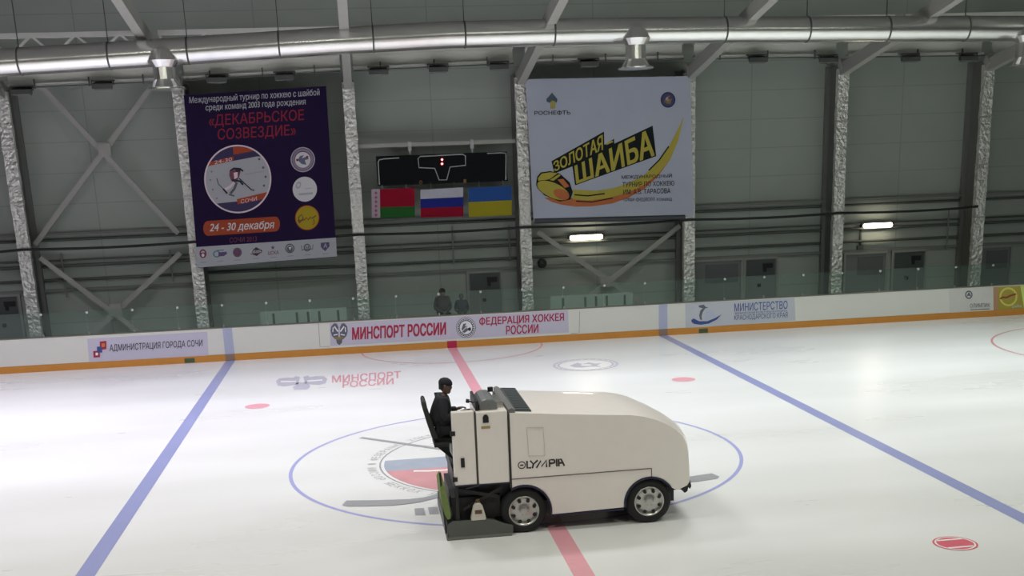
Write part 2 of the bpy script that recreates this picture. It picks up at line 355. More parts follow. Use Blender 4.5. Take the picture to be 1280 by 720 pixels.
# sheet of the city
a = plane_art(F); a.poly([(109, 423.5), (259, 414.5), (260.5, 444.5), (111.5, 453)], M['sheet'], 1)
a.text('АДМИНИСТРАЦИЯ ГОРОДА СОЧИ', 137, 253, 427.5, 437.5, M['black'], -.055, bold=.012)
a.poly([(124.5, 427), (133, 426), (133, 436.5), (125, 437.5)], M['red'], 2); a.poly([(127, 429.5), (131, 429), (131, 433.5), (127, 434)], mat('print_orange', (.55, .20, .05), .5), 3)
a.poly([(121, 433.5), (127, 433), (128, 440.5), (121.5, 441)], M['blue'], 4); a.poly([(116.5, 439), (124.5, 438), (125, 446.5), (117, 447)], M['red'], 3); a.poly([(119.5, 441), (122.5, 440.8), (122.5, 444), (119.5, 444.3)], M['white'], 5)
a.done('advert_sheet', None, bd, label='lavender advert sheet with red and blue squares and dark words')
# sports ministry and federation sheet
a = plane_art(F); a.poly([(412, 404.5), (710, 388), (711, 415.5), (413, 432.5)], M['sheet'], 1)
a.text('МИНСПОРТ РОССИИ', 440, 557.5, 405.8, 421.8, M['red'], -.057, bold=.065)
a.text('ФЕДЕРАЦИЯ ХОККЕЯ', 599, 705, 393.6, 405.6, M['red'], -.055, bold=.04); a.text('РОССИИ', 632.5, 673, 406, 417.2, M['red'], -.055, bold=.04)
for s in (-1, 1):
    a.poly([(424+s*x, y) for x, y in ((1, 409), (3, 404.5), (6.5, 404), (10, 408), (10.8, 414), (9, 420), (5, 424), (1, 425))], M['dgrey'], 2)
    a.strip([(424+s*1.5, 414.5), (424+s*6, 408)], 1.6, M['white'], 3); a.strip([(424+s*2, 418), (424+s*7, 419)], 1.3, M['white'], 3); a.strip([(424+s*7.5, 409), (424+s*8, 415)], 1.2, M['white'], 3)
a.poly([(420, 423), (428, 422.6), (427.5, 428.5), (424.3, 431.5), (421, 429)], M['dgrey'], 3); a.poly([(418, 421.5), (430, 421), (426, 424.5), (421, 424.8)], M['gold'], 4)
c = (582.5, 409.5); a.oval(c, 12.4, 12.8, M['dgrey'], 2); a.oval(c, 11.6, 12, M['white'], 3, ring=.06); a.oval(c, 7.8, 8.2, M['white'], 3)
for i in range(22):
    t = 2*PI*i/22; a.oval((c[0]+9.5*math.cos(t), c[1]+9.8*math.sin(t)), .55, .8, M['white'], 4, rot=t)
a.poly([(577, 411), (579, 405), (583, 404), (581, 408), (585, 406.5), (583, 411), (588, 409), (588.5, 413), (585, 413), (581, 416), (578, 415.5)], M['dgrey'], 4)
a.oval((587, 411.5), 1.8, 2.1, M['black'], 5); a.strip([(578, 414), (586, 405.5)], .8, M['white'], 6)
a.done('advert_sheet', None, bd, label='lavender advert sheet with red words, an eagle and a round emblem')
# regional ministry sheet
a = plane_art(F); a.poly([(856.5, 379.5), (993, 372.2), (994.5, 400.5), (857, 410.5)], M['sheet2'], 1)
a.text('МИНИСТЕРСТВО', 918, 984.5, 377.5, 387.8, M['blue'], -.055, bold=.012); a.text('ФИЗИЧЕСКОЙ КУЛЬТУРЫ И СПОРТА', 918.5, 984, 388.2, 391.4, M['blue'], -.05, bold=.01); a.text('КРАСНОДАРСКОГО КРАЯ', 918, 984.5, 392, 399.8, M['blue'], -.055, bold=.006)
a.poly([(864, 400), (867, 398), (874, 401.5), (884, 401.5), (894, 397.5), (902, 393), (896, 399.5), (886, 404.5), (876, 406), (868, 405), (864.5, 402.5)], M['blue'], 2)
a.poly([(875, 399.5), (874, 394), (875.5, 388), (878.5, 385.5), (873.5, 384), (873.5, 381.8), (880, 380.8), (882, 383.5), (885.5, 384.5), (881.5, 385.5), (878.5, 390), (877, 395), (877.5, 400)], M['dgrey'], 2)
a.poly([(880, 399.5), (882.5, 389), (887, 386), (893, 391), (895, 394.5), (888, 398.5)], mat('print_pale_blue', (.42, .45, .56), .5), 2)
a.done('advert_sheet', None, bd, label='grey blue advert sheet with a blue figure over a swoosh')
a = plane_art(F); a.poly([(1186, 361.5), (1240.5, 358.8), (1241, 391.2), (1187, 394)], mat('sheet_pale', (.58, .575, .545), .5), 1); a.oval((1211, 368.5), 4.6, 5.2, M['dgrey'], 2, ring=.3); a.poly([(1208, 371), (1211, 365), (1214.5, 371), (1211, 369.5)], M['dgrey'], 2); a.text('ОЛИМПИК', 1212.5, 1237.5, 379.2, 384.3, M['dgrey'], -.03, bold=.01); a.strip([(1213, 387.3), (1237, 386)], .9, M['dgrey'], 2)
a.done('advert_sheet', None, bd, label='small grey ring mark and words near the yellow sheet')
ol = mat('print_olive', (.36, .30, .05), .5)
a = plane_art(F); a.poly([(1241.5, 359), (1300, 355.7), (1301, 389), (1242, 392)], ol, 1); a.poly([(1241.5, 359), (1247.5, 358.6), (1248, 391.6), (1242, 392)], mat('print_tan', (.42, .24, .14), .5), 2)
a.oval((1260.5, 371), 11.2, 11.8, mat('print_lemon', (.66, .58, .12), .5), 2, ring=.2); a.strip([(1250, 373.5), (1254, 371.5), (1258, 372), (1263, 369.5), (1270, 367.5)], 2.2, mat('print_rust', (.28, .06, .03), .5), 3)
a.poly([(1275.5, 357.5), (1300, 356), (1300, 388), (1280, 386)], mat('print_lime', (.60, .72, .18), .5), 3); a.text('ШАЙБА', 1265, 1277, 380.5, 384.5, M['cream'], -.05, k=4)
a.done('advert_sheet', None, bd, label='olive yellow advert sheet with a lemon ring at the right edge')

# ------------------------------------------------------------------ rink glass
gm = bpy.data.materials.new('rink_glass'); gm.use_nodes = True; nt = gm.node_tree; nt.nodes.remove(nt.nodes['Principled BSDF']); out = nt.nodes['Material Output']
tr = nt.nodes.new('ShaderNodeBsdfTransparent'); tr.inputs[0].default_value = (.84, .91, .875, 1)
gl = nt.nodes.new('ShaderNodeBsdfGlossy'); gl.inputs['Roughness'].default_value = .08; gl.inputs[0].default_value = (.8, .9, .85, 1)
fr = nt.nodes.new('ShaderNodeFresnel'); fr.inputs[0].default_value = 1.2; m1 = nt.nodes.new('ShaderNodeMixShader')
df = nt.nodes.new('ShaderNodeBsdfDiffuse'); df.inputs[0].default_value = (.55, .65, .60, 1); m2 = nt.nodes.new('ShaderNodeMixShader')
no = nt.nodes.new('ShaderNodeTexNoise'); no.inputs['Scale'].default_value = 1.5; nr = nt.nodes.new('ShaderNodeMapRange'); nr.inputs['To Min'].default_value = .01; nr.inputs['To Max'].default_value = .04
for a_, b_ in ((fr.outputs[0], m1.inputs[0]), (tr.outputs[0], m1.inputs[1]), (gl.outputs[0], m1.inputs[2]), (no.outputs['Fac'], nr.inputs['Value']), (nr.outputs[0], m2.inputs[0]), (m1.outputs[0], m2.inputs[1]), (df.outputs[0], m2.inputs[2]), (m2.outputs[0], out.inputs[0])): nt.links.new(a_, b_)
ORD = 'first second third fourth fifth sixth seventh eighth ninth tenth eleventh twelfth thirteenth fourteenth fifteenth sixteenth seventeenth eighteenth nineteenth twentieth'.split()
N = 26
for i in range(N):
    x = -15.79+1.4*i
    w_ = ('%s from the left edge' % ORD[i]) if i < 13 else ('%s from the right edge' % ORD[N-1-i])
    t = thing('glass_pane', 'clear greenish glass pane standing on the white boards, %s' % w_, 'glass pane', (x+.7, BY+.07, BH+.03), 'glass panes above the far boards')
    b = B(); b.box(x+.006, x+1.394, BY+.065, BY+.077, BH+.03, 1.86); b.done('pane', gm, t)
    b = B(); b.box(x+.01, x+.05, BY+.055, BY+.087, BH+.03, BH+.10); b.done('foot_clamp', M['lgrey'], t)
    b = B(); b.tube([(x+.035, BY+.05, 1.80), (x+.035, BY+.092, 1.80)], .04, 12); b.done('clip', mat('clip_metal', (.55, .56, .54), .4, .5), t)

# ------------------------------------------------------------------ columns, beams, braces
COLX = [-14.02, -8.42, -2.83, 3.07, 9.08, 14.76, 20.33]
CW = ['at the left edge of the wall', 'left of the purple banner', 'between the purple banner and the scoreboard', 'between the flags and the white banner', 'right of the white banner', 'left of the right wall lamp', 'nearest the right edge']
for X, wd in zip(COLX, CW):
    t = thing('steel_column', 'tall steel column wrapped in crinkled silver foil, %s' % wd, 'column', (X, 18.4, 0), 'foil wrapped columns along the back wall')
    n = 40; b = B()                                      # foil wrap: slightly lumpy box round the front flange
    vs = []; rnd = random.Random(int(X*10))
    for k in range(n+1):
        z = 8.75*k/n
        for sx_, yy in ((-.2, 18.0), (.2, 18.0), (.2, 18.2), (-.2, 18.2)): vs.append((X+sx_+rnd.uniform(-.012, .012), yy+rnd.uniform(-.015, .01), z))
    b.add(vs, [(4*k+j, 4*k+(j+1) % 4, 4*k+4+(j+1) % 4, 4*k+4+j) for k in range(n) for j in range(4)]+[(0, 1, 2, 3), (4*n, 4*n+1, 4*n+2, 4*n+3)])
    b.done('foil_wrap', M['foil'], t)
    b = B(); b.box(X-.06, X+.06, 18.2, 19.0, 0, 8.9); b.done('web', mat('web_paint', (.16, .165, .155), .55, var=.1), t)
    b = B(); b.box(X-.2, X+.2, 19.0, 19.19, 0, 8.9); b.done('rear_flange', mat('rear_paint', (.21, .215, .205), .55, var=.08), t)
    b = B(); b.beam((X, 18.1, 8.75), (X, 17.9, 8.95), .3, .38); b.beam((X, 18.15, 8.7), (X, -4.3, 12.79), .26, .42); b.done('rafter', M['steel_l'], t)
    b = B()
    for z in (5.2, 6.9, 3.3): b.box(X-.215, X+.215, 17.97, 18.21, z, z+.05)
    b.done('foil_tape', mat('foil_tape', (.7, .7, .68), .3, .8), t)
BW = ['left of the first full column', 'above the crossed braces', 'above the purple banner', 'above the scoreboard', 'above the white banner', 'right of the white banner', 'above the right wall lamp', 'at the right edge']
ends = [-20]+COLX+[26]
for i in range(8):
    x0, x1 = ends[i]+.22, ends[i+1]-.22
    t = thing('eaves_beam', 'grey horizontal eaves beam with a thin conduit, %s' % BW[i], 'beam', ((x0+x1)/2, 18.4, 8.9), 'eaves beams between the columns')
    zb = lambda x: 8.90+.36*max(0, min(1, (x+12)/12.5)) if x < 5 else 9.27-.16*max(0, min(1, (x-9)/11))
    za, zc = zb(x0), zb(x1)
    b = B()
    for h0, h1, y0, y1 in ((.03, .47, 18.25, 18.33), (.44, .52, 18.08, 18.46), (0, .07, 18.08, 18.46)): b.add([(x, y, z+h) for x, z in ((x0, za), (x1, zc)) for y in (y0, y1) for h in (h0, h1)], [(0, 1, 3, 2), (4, 6, 7, 5), (0, 4, 5, 1), (2, 3, 7, 6), (0, 2, 6, 4), (1, 5, 7, 3)])
    b.done('web', mat('beam_paint', (.70, .71, .66), .5, var=.05), t)
    b = B(); b.tube([(x0, 18.04, za-.05), (x1, 18.04, zc-.05)], .022, 8); b.done('conduit', M['pipe'], t)
    for q in range(3):
        xx = x0+(x1-x0)*(q+.5)/3; z = za+(zc-za)*(q+.5)/3; b = B(); b.box(xx-.02, xx+.02, 18.02, 18.08, z-.1, z+.2); b.done('bracket', M['pipe'], t)
FX = [(-10.76, 8.83, 'above the crossed braces'), (-7.10, 8.93, 'left one over the purple banner'), (-4.90, 8.95, 'right one over the purple banner'), (-1.78, 9.04, 'left of the three over the scoreboard'), (.23, 9.07, 'middle of the three over the scoreboard'), (2.30, 9.10, 'right of the three over the scoreboard'),
      (5.44, 9.12, 'over the white banner'), (11.48, 9.11, 'in the bay right of the white banner'), (14.08, 9.04, 'beside the column left of the right lamp'), (17.16, 9.0, 'above the right wall lamp'), (19.37, 8.97, 'beside the last column'), (-13.3, 8.72, 'at the top of the leftmost column')]
for x, fz_, wd in FX:
    t = thing('floodlight', 'switched off grey floodlight under the beam, %s' % wd, 'floodlight', (x, 17.85, fz_-.1), 'floodlights under the eaves beam')
    b = B(); b.add([(x+sx_*w2, y, z) for y, z, w2 in ((17.70, fz_-.10, .33), (17.70, fz_+.06, .33), (18.0, fz_+.14, .28), (18.0, fz_-.06, .28)) for sx_ in (-1, 1)], [(0, 1, 3, 2), (2, 3, 5, 4), (4, 5, 7, 6), (6, 7, 1, 0), (0, 2, 4, 6), (1, 3, 5, 7)]); b.done('housing', M['lamp_case'], t, bevel=.015)
    b = B(); b.box(x-.27, x+.27, 17.72, 17.98, fz_-.115, fz_-.09); b.done('lens', mat('dead_lens', (.30, .32, .30), .2), t)
    b = B(); b.box(x-.36, x-.33, 17.83, 17.87, fz_+.02, fz_+.18); b.box(x+.33, x+.36, 17.83, 17.87, fz_+.02, fz_+.18); b.box(x-.36, x+.36, 17.83, 18.07, fz_+.16, fz_+.19); b.done('yoke', M['pipe'], t)
def brace(name, label, L, mid=None, Y=18.6):
    c = P(*(mid or L[0][0]), Y); t = thing(name, label, 'brace', (c.x, Y, 0), 'diagonal braces between the columns')
    for i, (p, q) in enumerate(L):
        a_, b_ = P(*p, Y+.07*i), P(*q, Y+.07*i)
        if 'glass' in label or 'below' in label: b_ = a_+(b_-a_)*(a_.z-.02)/(a_.z-b_.z)      # down to the floor behind the boards
        b = B(); b.beam(a_, b_, .07, .17, (0, 0, 1)); b.done('diagonal', M['steel_l'], t)
    if mid:
        b = B(); b.box(c.x-.2, c.x+.2, Y-.06, Y-.03, c.z-.2, c.z+.2); b.done('gusset_plate', M['steel_l'], t)
brace('cross_brace', 'pale steel cross brace high on the wall left of the purple banner', [((52, 108), (223, 292)), ((190, 108), (44, 306))], (131, 187))
brace('cross_brace', 'pale steel cross brace low on the wall behind the glass at left', [((50, 322), (178, 418)), ((226, 316), (112, 420))], (145, 387))
brace('cross_brace', 'pale steel cross brace below the white banner', [((672, 290), (836, 402)), ((850, 282), (684, 412))], (757, 352))

# wall pipes and rails
def pipe(name, label, pts, r, m, cat='pipe', group=None, clips=()):
    b = B(); b.tube(pts, r, 10); o = b.done(name, m); tag(o, label, cat, group); return o
pipe('wall_rail', 'grey wall rail just above the black cable', [(-33, 19.12, 3.92), (33, 19.12, 3.92)], .05, M['pipe'])
pipe('wall_pipe', 'upper of the two dark pipes that run close together along the wall', [(-33, 19.10, 3.22), (33, 19.10, 3.22)], .035, M['pipe'])
pipe('wall_pipe', 'lower of the two dark pipes that run close together along the wall', [(-33, 19.08, 3.03), (33, 19.08, 3.03)], .055, M['pipe'])
pipe('wall_pipe', 'single dark pipe along the wall above the doors', [(-33, 19.10, 2.55), (33, 19.10, 2.55)], .05, M['pipe'])
b = B(); b.box(-33, 33, 19.05, 19.2, 4.08, 4.16); tag(b.done('wall_girt', M['steel']), 'thin grey girt along the wall below the flags', 'girt')
pts = []
for x0, x1 in zip([-20]+COLX[:], COLX):
    for k in range(6): t_ = k/6; pts.append((x0+(x1-x0)*t_, 17.95, 3.70-.10*math.sin(PI*t_)*(.5 if x0 > -15 else 1)))
pts.append((20.2, 17.95, 3.72))
pipe('cable', 'black cable strung across the fronts of the foil columns', pts, .045, M['cable'], 'cable')
for (u, va, vb), wd in zip([(76, 316, 372), (212, 312, 352), (1186, 262, 312), (565, 283, 330), (636, 282, 326)], ['left of the lower cross brace', 'beside the column left of the purple banner', 'left of the last column', 'below the middle flag', 'below the right flag']):
    p, q = P(u, va, 19.02), P(u, vb, 19.02)
    pipe('conduit', 'thin vertical conduit on the wall, %s' % wd, [(p.x, 19.0, p.z), (p.x, 19.0, q.z)], .03, M['steel'], 'conduit', 'vertical conduits on the back wall')

# ------------------------------------------------------------------ roof lattice and air duct
tp = P(60, 45, 14).z+.02; bt = tp-.56; gp = mat('girder_paint', (.68, .68, .64), .5)
pitch = P(94, 45, 14).x-P(38, 45, 14).x; xs = P(94, 45, 14).x
for i in range(8):                                         # one girder from rafter to rafter
    x0, x1 = ends[i]+.18, ends[i+1]-.18
    t = thing('lattice_girder', 'pale steel lattice girder above the duct, %s' % BW[i], 'girder', ((x0+x1)/2, 14.0, bt), 'lattice girders between the rafters')
    b = B(); b.beam((x0, 14, tp), (x1, 14, tp), .14, .14); b.done('top_chord', gp, t)
    b = B(); b.beam((x0, 14, bt), (x1, 14, bt), .12, .12); b.done('bottom_chord', gp, t)
    for x in (x0+.05, x1-.05): b = B(); b.beam((x, 14, tp), (x, 14, bt), .07, .07); b.done('end_post', gp, t)
    for k in range(-9, 26):
        xc = xs+k*pitch
        if xc-pitch/2 < x0+.06 or xc+pitch/2 > x1-.06: continue
        b = B()
        for s_ in (-1, 1): b.beam((xc, 14, tp), (xc+s_*pitch*.5, 14, bt), .06, .09, (0, 1, 0))
        b.done('web_member', gp, t)
DY = 12.0; DR = .365
DP = [(-40, 99.5), (0, 96.5), (120, 89), (240, 81), (400, 70), (560, 61), (730, 56.5), (900, 54), (1060, 53), (1200, 52), (1330, 52)]
DC = [P(u, v-.5, DY)+Vector((0, 0, DR)) for u, v in DP]
def dz(x):
    for p, q in zip(DC, DC[1:]):
        if p.x <= x <= q.x: return p.z+(q.z-p.z)*(x-p.x)/(q.x-p.x)
    return DC[0].z if x < DC[0].x else DC[-1].z
t = thing('air_duct', 'long round silver air duct under the roof', 'duct', (0, DY, dz(0)-DR))
b = B(); b.tube([(DC[0].x-4, DY, DC[0].z)]+DC+[(DC[-1].x+4, DY, DC[-1].z)], DR, 40); b.done('duct_tube', M['duct'], t, smooth=True)
for u, v in ((26, 80), (138, 78), (236, 70), (350, 65), (467, 60), (581, 55), (692, 50), (905, 48), (1008, 48), (1107, 48), (1205, 48)):
    x = P(u, v, DY).x; DZ = dz(x); b = B(); b.lathe((0, 0), [(DR+.008, -.025), (DR+.018, 0), (DR+.008, .025)], 40)
    b.v = [(x+q[1], DY+q[0], DZ+q[2]) for q in b.v]; b.box(x-.012, x+.012, DY-.012, DY+.012, DZ+DR, DZ+DR+1.6); b.done('strap', M['pipe'], t, smooth=True)
for u, vb in ((205, 112), (793, 86), (1278, 83)):
    x = P(u, 75, DY).x; DZ = dz(x); b = B(); y = DY-.16; zb_ = P(u, vb, y).z; h = DZ-zb_
    b.add([(x+r*math.cos(2*PI*k/20), y+r*math.sin(2*PI*k/20), z) for z, r in ((DZ+.22, .10), (DZ+.05, .30), (DZ-.24, .44), (DZ-.34, .36), (DZ-.42, .30), (zb_+.26, .30), (zb_+.20, .34), (zb_+.06, .42), (zb_+.03, .52), (zb_, .52)) for k in range(20)],
          [(i*20+k, i*20+(k+1) % 20, i*20+20+(k+1) % 20, i*20+20+k) for i in range(9) for k in range(20)]+[tuple(range(180, 200)), tuple(range(20))])
    o = b.done('outlet', M['duct'], t, smooth=False)

# ------------------------------------------------------------------ purple banner
Y = 17.8; SL = -.062
pu = mat('banner_purple', (.019, .0085, .048), .7, var=.12, scale=3, spec=.15); pk = mat('banner_red', (.30, .024, .05), .6, spec=.2); orr = mat('banner_orange', (.44, .075, .03), .6, spec=.2)
bw = mat('banner_white', (.72, .70, .74), .55); bw2 = mat('banner_grey', (.46, .47, .52), .55); yl = mat('banner_yellow', (.46, .34, .02), .6, spec=.2); pkw = mat('banner_pinkwhite', (.80, .66, .74), .55)
cor = [(229.5, 119), (407.5, 107.5), (421, 321), (247.5, 335)]
def cloth(name, cor, Y, m, parent, amp=.0):
    n = 12; b = B(); vs = []
    for j in range(n+1):
        for i in range(n+1):
            q = bil([Vector(c) for c in cor], i/n, 1-j/n); p = P(q.x, q.y, Y); p.y += amp*(.5+.5*math.sin(i*2.1+j*.7)); vs.append(p)
    k = len(vs); vs += [p+Vector((0, .012, 0)) for p in vs]; fs = []
    for j in range(n):
        for i in range(n):
            a_ = j*(n+1)+i; fs += [(a_, a_+1, a_+n+2, a_+n+1), (a_+k, a_+n+1+k, a_+n+2+k, a_+1+k)]
    ed = [i for i in range(n+1)]+[(j*(n+1)+n) for j in range(1, n+1)]+[n*(n+1)+i for i in range(n-1, -1, -1)]+[j*(n+1) for j in range(n-1, 0, -1)]
    fs += [(ed[i], ed[(i+1) % len(ed)], ed[(i+1) % len(ed)]+k, ed[i]+k) for i in range(len(ed))]
    return b.add(vs, fs).done(name, m, parent)
c0 = P(325, 335, Y)
pb = thing('banner', 'purple tournament banner with round player picture hanging between columns', 'banner', (c0.x, Y, c0.z))
cloth('cloth', cor, Y, pu, pb, .008)
a = plane_art(Y); a.text('Международный турнир по хоккею с шайбой', 236.5, 399.5, 115.8, 126.3, bw2, SL, bold=.02); a.done('lettering', None, pb); a = plane_art(Y); a.text('среди команд 2003 года рождения', 257, 382, 127, 136.5, bw2, SL, bold=.02); a.done('lettering', None, pb); a = plane_art(Y)
a.text('«ДЕКАБРЬСКОЕ', 261, 380, 140, 156.5, pk, SL, bold=.014); a.done('lettering', None, pb); a = plane_art(Y); a.text('СОЗВЕЗДИЕ»', 272, 370, 158, 174.5, pk, SL, bold=.014)
a.done('lettering', None, pb); a = plane_art(Y); a.text('СОЧИ 2013', 287, 321, 296, 302.5, mat('banner_dull_red', (.17, .02, .07), .55), SL, bold=.01); a.done('lettering', None, pb)
a = plane_art(Y); c = (297.2, 223.8); R = 42
def cl(pts, r=R-1.5):                                     # keep a polygon inside the round picture
    o = []
    for i in range(len(pts)):
        p, q = Vector(pts[i]), Vector(pts[(i+1) % len(pts)])
        for k in range(14):
            s = p.lerp(q, k/14); d = s-Vector(c)
            o.append(tuple(s if d.length <= r else Vector(c)+d.normalized()*r))
    return o
a.oval(c, R-.5, R+.3, mat('banner_dark_purple', (.035, .02, .10), .55), 1, n=48)
a.poly(cl([(250, 209), (340, 192), (340, 247), (252, 256.5)]), bw2, 2)
a.poly(cl([(256, 204), (292, 195.5), (292, 201), (256, 208.5)]), orr, 3); a.poly(cl([(291, 183), (325, 183), (316, 189), (292, 193.5)]), orr, 3)
a.poly(cl([(296, 249), (334, 240), (334, 248), (297, 255.5)]), orr, 3); a.oval(c, R, R+.8, pkw, 4, n=64, ring=.045)
a.text('24-30', 268, 290, 198.8, 203.2, pkw, -.2, k=5, bold=0); a.text('СОЧИ', 301, 321, 247.6, 252.6, pkw, -.2, k=5, bold=0)
for u, v in ((324, 199), (329, 209.5), (332, 221), (330, 232)): a.oval((u, v), 1.4, 1.5, M['dgrey'], 4)
for u, v in ((264.5, 214.5), (263, 225), (266, 237), (271, 248)): a.oval((u, v), 1.2, 1.3, mat('banner_mauve', (.30, .22, .34), .55), 4)
# generic hockey player: helmet, torso, arms, stick, legs, skates
navy = M['navy']; a.oval((297.5, 212.8), 3.0, 2.2, navy, 4); a.poly([(287, 213), (293, 211), (301, 212.5), (299, 221), (295, 229), (289, 226), (286.5, 219)], mat('banner_maroon', (.20, .05, .09), .55), 4)
a.poly([(292, 216), (297, 215), (297, 222), (293, 224)], pkw, 5); a.strip([(288, 213.5), (292, 210.5), (300, 211), (304, 214)], 2.2, navy, 5); a.strip([(290, 225), (300, 226.5), (304, 231)], 2.4, navy, 5)
a.strip([(299, 223), (314, 237), (318, 238)], 1.4, navy, 5); a.strip([(293, 228), (287, 234), (281, 237)], 3.4, pkw, 5); a.strip([(296, 228), (293, 236), (288, 242)], 3.0, M['dgrey'], 4); a.strip([(279, 236), (284, 242)], 2.2, navy, 6); a.strip([(286, 243), (293, 245)], 1.8, M['dgrey'], 6)
a.strip([(271, 223), (273, 230), (279, 236)], 1.2, M['dgrey'], 4); a.strip([(306, 218), (330, 214)], 1.2, mat('banner_pale', (.38, .38, .44), .55), 4)
a.done('player_picture', None, pb, label='round white edged picture of a hockey player')
a = plane_art(Y); cc = (378.5, 199.5); a.oval(cc, 15.2, 15.6, bw2, 1); a.oval(cc, 13.8, 14.2, pu, 2); a.oval(cc, 13.2, 13.6, mat('banner_mauve', (.30, .22, .34), .55), 3, ring=.22); a.oval((378.5, 199.8), 9.8, 10, bw, 4)
a.poly([(372, 200), (375, 195), (380, 194), (377, 198), (384, 195.5), (386, 199), (381, 200), (383, 206), (377, 205)], mat('banner_steel', (.13, .14, .24), .55), 5); a.oval((371.5, 200), 1.4, 1.6, pk, 5); a.oval((384, 196), 1.6, 1.2, pk, 6); a.done('round_emblem', None, pb, label='round purple and white emblem')
a = plane_art(Y); cc = (381, 236.5); a.oval(cc, 15.2, 15.6, bw, 1); a.oval((373, 231.5), 3.2, 4.6, bw2, 2, rot=.4, ring=.5); a.strip([(373.5, 243), (391, 241.5)], 2.6, bw2, 2); a.strip([(381, 236), (390, 235)], .8, bw2, 2); a.done('round_emblem', None, pb, label='plain white round emblem')
a = plane_art(Y); cc = (384, 272.2); a.oval(cc, 15.2, 15.6, orr, 1); a.oval(cc, 14.2, 14.6, yl, 2)
a.strip([(374, 278), (373, 272), (377, 268), (379, 273), (374, 279), (372, 276), (380, 275), (383, 272), (385, 275), (388, 271.5), (390, 273), (395, 269.5)], 1.3, mat('banner_brown', (.16, .04, .03), .55), 3); a.strip([(392, 274), (393, 279), (391, 281)], 1.0, MATS['banner_brown'], 3); a.done('round_emblem', None, pb, label='round yellow emblem with dark script')
a = plane_art(Y)
pill = []
for k in range(9): t_ = PI/2+PI*k/8; pill.append((260+6*math.cos(t_), 285.5-9.3*math.sin(t_)))
for k in range(9): t_ = -PI/2+PI*k/8; pill.append((344+6*math.cos(t_), 280-9.3*math.sin(t_)))
a.poly(pill, orr, 1); a.text('24 - 30 декабря', 261.5, 341.5, 277.3, 290, bw, -.05, bold=.025, shear=2.); a.done('date_plate', None, pb, label='orange date plate')
a = plane_art(Y); a.poly([(243, 309), (420, 297), (421.3, 320.5), (247.5, 334.5)], bw2, 1)
k3 = [mat('logo_crimson', (.22, .03, .07), .55), mat('logo_teal', (.10, .22, .27), .55), mat('logo_indigo', (.10, .07, .19), .55), M['black'], M['dgrey']]
a.oval((253.7, 317), 4.4, 5.6, k3[0], 2, ring=.35); a.poly([(250, 316), (257.5, 315.5), (256.5, 322), (251.5, 322.5)], k3[0], 3); a.oval((253.7, 319), 1.8, 2.2, bw, 4)
a.oval((271, 317.5), 4.8, 4.4, k3[1], 2, ring=.35); a.poly([(273, 315.5), (283, 314.5), (284, 317), (280, 320), (273, 320.5)], k3[2], 3); a.strip([(271, 313), (280, 312.6)], 1.2, k3[1], 3)
a.oval((296.7, 315.5), 5.6, 5.9, k3[4], 2); a.oval((296.7, 315.5), 4, 4.3, k3[0], 3); a.poly([(294, 313), (299.5, 312.6), (298, 318), (295, 318.3)], k3[2], 4)
a.poly([(314.5, 314), (320, 309), (327, 312.5), (328, 314.2), (321, 320), (315.5, 318)], k3[3], 2); a.text('СИБИРЬ', 313, 327, 312.5, 317.5, bw, -.06, k=3, bold=.01); a.strip([(313, 317.5), (327, 316)], 1, k3[0], 4)
st = [(341+ (3 if i % 2 == 0 else 1.2)*math.sin(PI*i/5), 309.5-(3 if i % 2 == 0 else 1.2)*math.cos(PI*i/5)) for i in range(10)]; a.poly(st, k3[2], 2); a.text('ЦСКА', 335, 348.5, 313.5, 319, k3[0], -.06, k=2, bold=.02)
a.oval((362.3, 310.5), 5.8, 6, k3[4], 2, ring=.25); a.oval((362.3, 311), 3.6, 4, k3[4], 3); a.poly([(360.5, 309), (364.5, 308.6), (362.6, 313)], bw, 4)
a.oval((384, 309.5), 4.4, 4.8, k3[4], 2, ring=.3); a.strip([(377, 307), (377, 312.5), (391, 311), (391, 306)], 1.1, k3[4], 2); a.text('М', 382, 386, 307.5, 311.5, k3[4], 0, k=3)
a.poly([(401, 303.5), (411.5, 302.6), (412, 308), (409, 311), (406.8, 314), (403.5, 311.5), (401, 308.5)], k3[2], 2); a.text('А', 404.5, 409, 304.5, 309.5, bw2, 0, k=3)
for u, v in ((254, 328), (275, 326.5), (297, 325), (320, 323), (342, 321.6), (363, 320), (384.5, 318.6), (407, 317)): a.strip([(u-4, v+.3), (u+4, v-.3)], .9, mat('logo_caption', (.30, .30, .34), .55), 2)
a.done('logo_strip', None, pb, label='pale strip with eight club crests')
# ------------------------------------------------------------------ white banner
c0 = P(765, 273, Y)
wb = thing('banner', 'white tournament banner with yellow slanted lettering and a flying puck', 'banner', (c0.x, Y, c0.z))
wm2 = mat('banner_cloth_white', (.49, .525, .65), .55, var=.05, scale=1.2, bump=.25, bscale=1.6)
cloth('cloth', [(657, 99), (862.5, 95), (867.5, 270), (667, 277)], Y, wm2, wb, .006)
p, q = P(668, 276.3, Y), P(856, 271.5, Y); b = B(); b.tube([p, q], .085, 12); b.done('hem_pole', mat('hem_pole', (.06, .065, .08), .5), wb)
YE = mat('puck_yellow', (.50, .42, .05), .55, var=.1); OG = mat('puck_orange', (.56, .16, .04), .55, var=.15, scale=2); BKG = mat('puck_black', (.010, .015, .017), .7, spec=.2)
a = plane_art(Y)
a.poly([(689.3, 201.5), (755, 164.5), (755.4, 181), (767.5, 173.4), (768, 179.5), (815.8, 157), (820.3, 195.2), (718.8, 231.7), (715.5, 208), (693, 217)], BKG, 1)
a.quadtext('ЗОЛОТАЯ', [(691, 202.8), (753.4, 167.8), (753.8, 187.3), (693.2, 214.8)], YE, 2, .04)
a.quadtext('ШАИБА', [(717.8, 207.5), (814, 160), (818.4, 194.4), (720.3, 230)], YE, 2, .045); a.strip([(757.5, 180.3), (766, 176.6)], 2.2, YE, 2); a.done('lettering', None, wb, label='yellow slanted words edged in black')
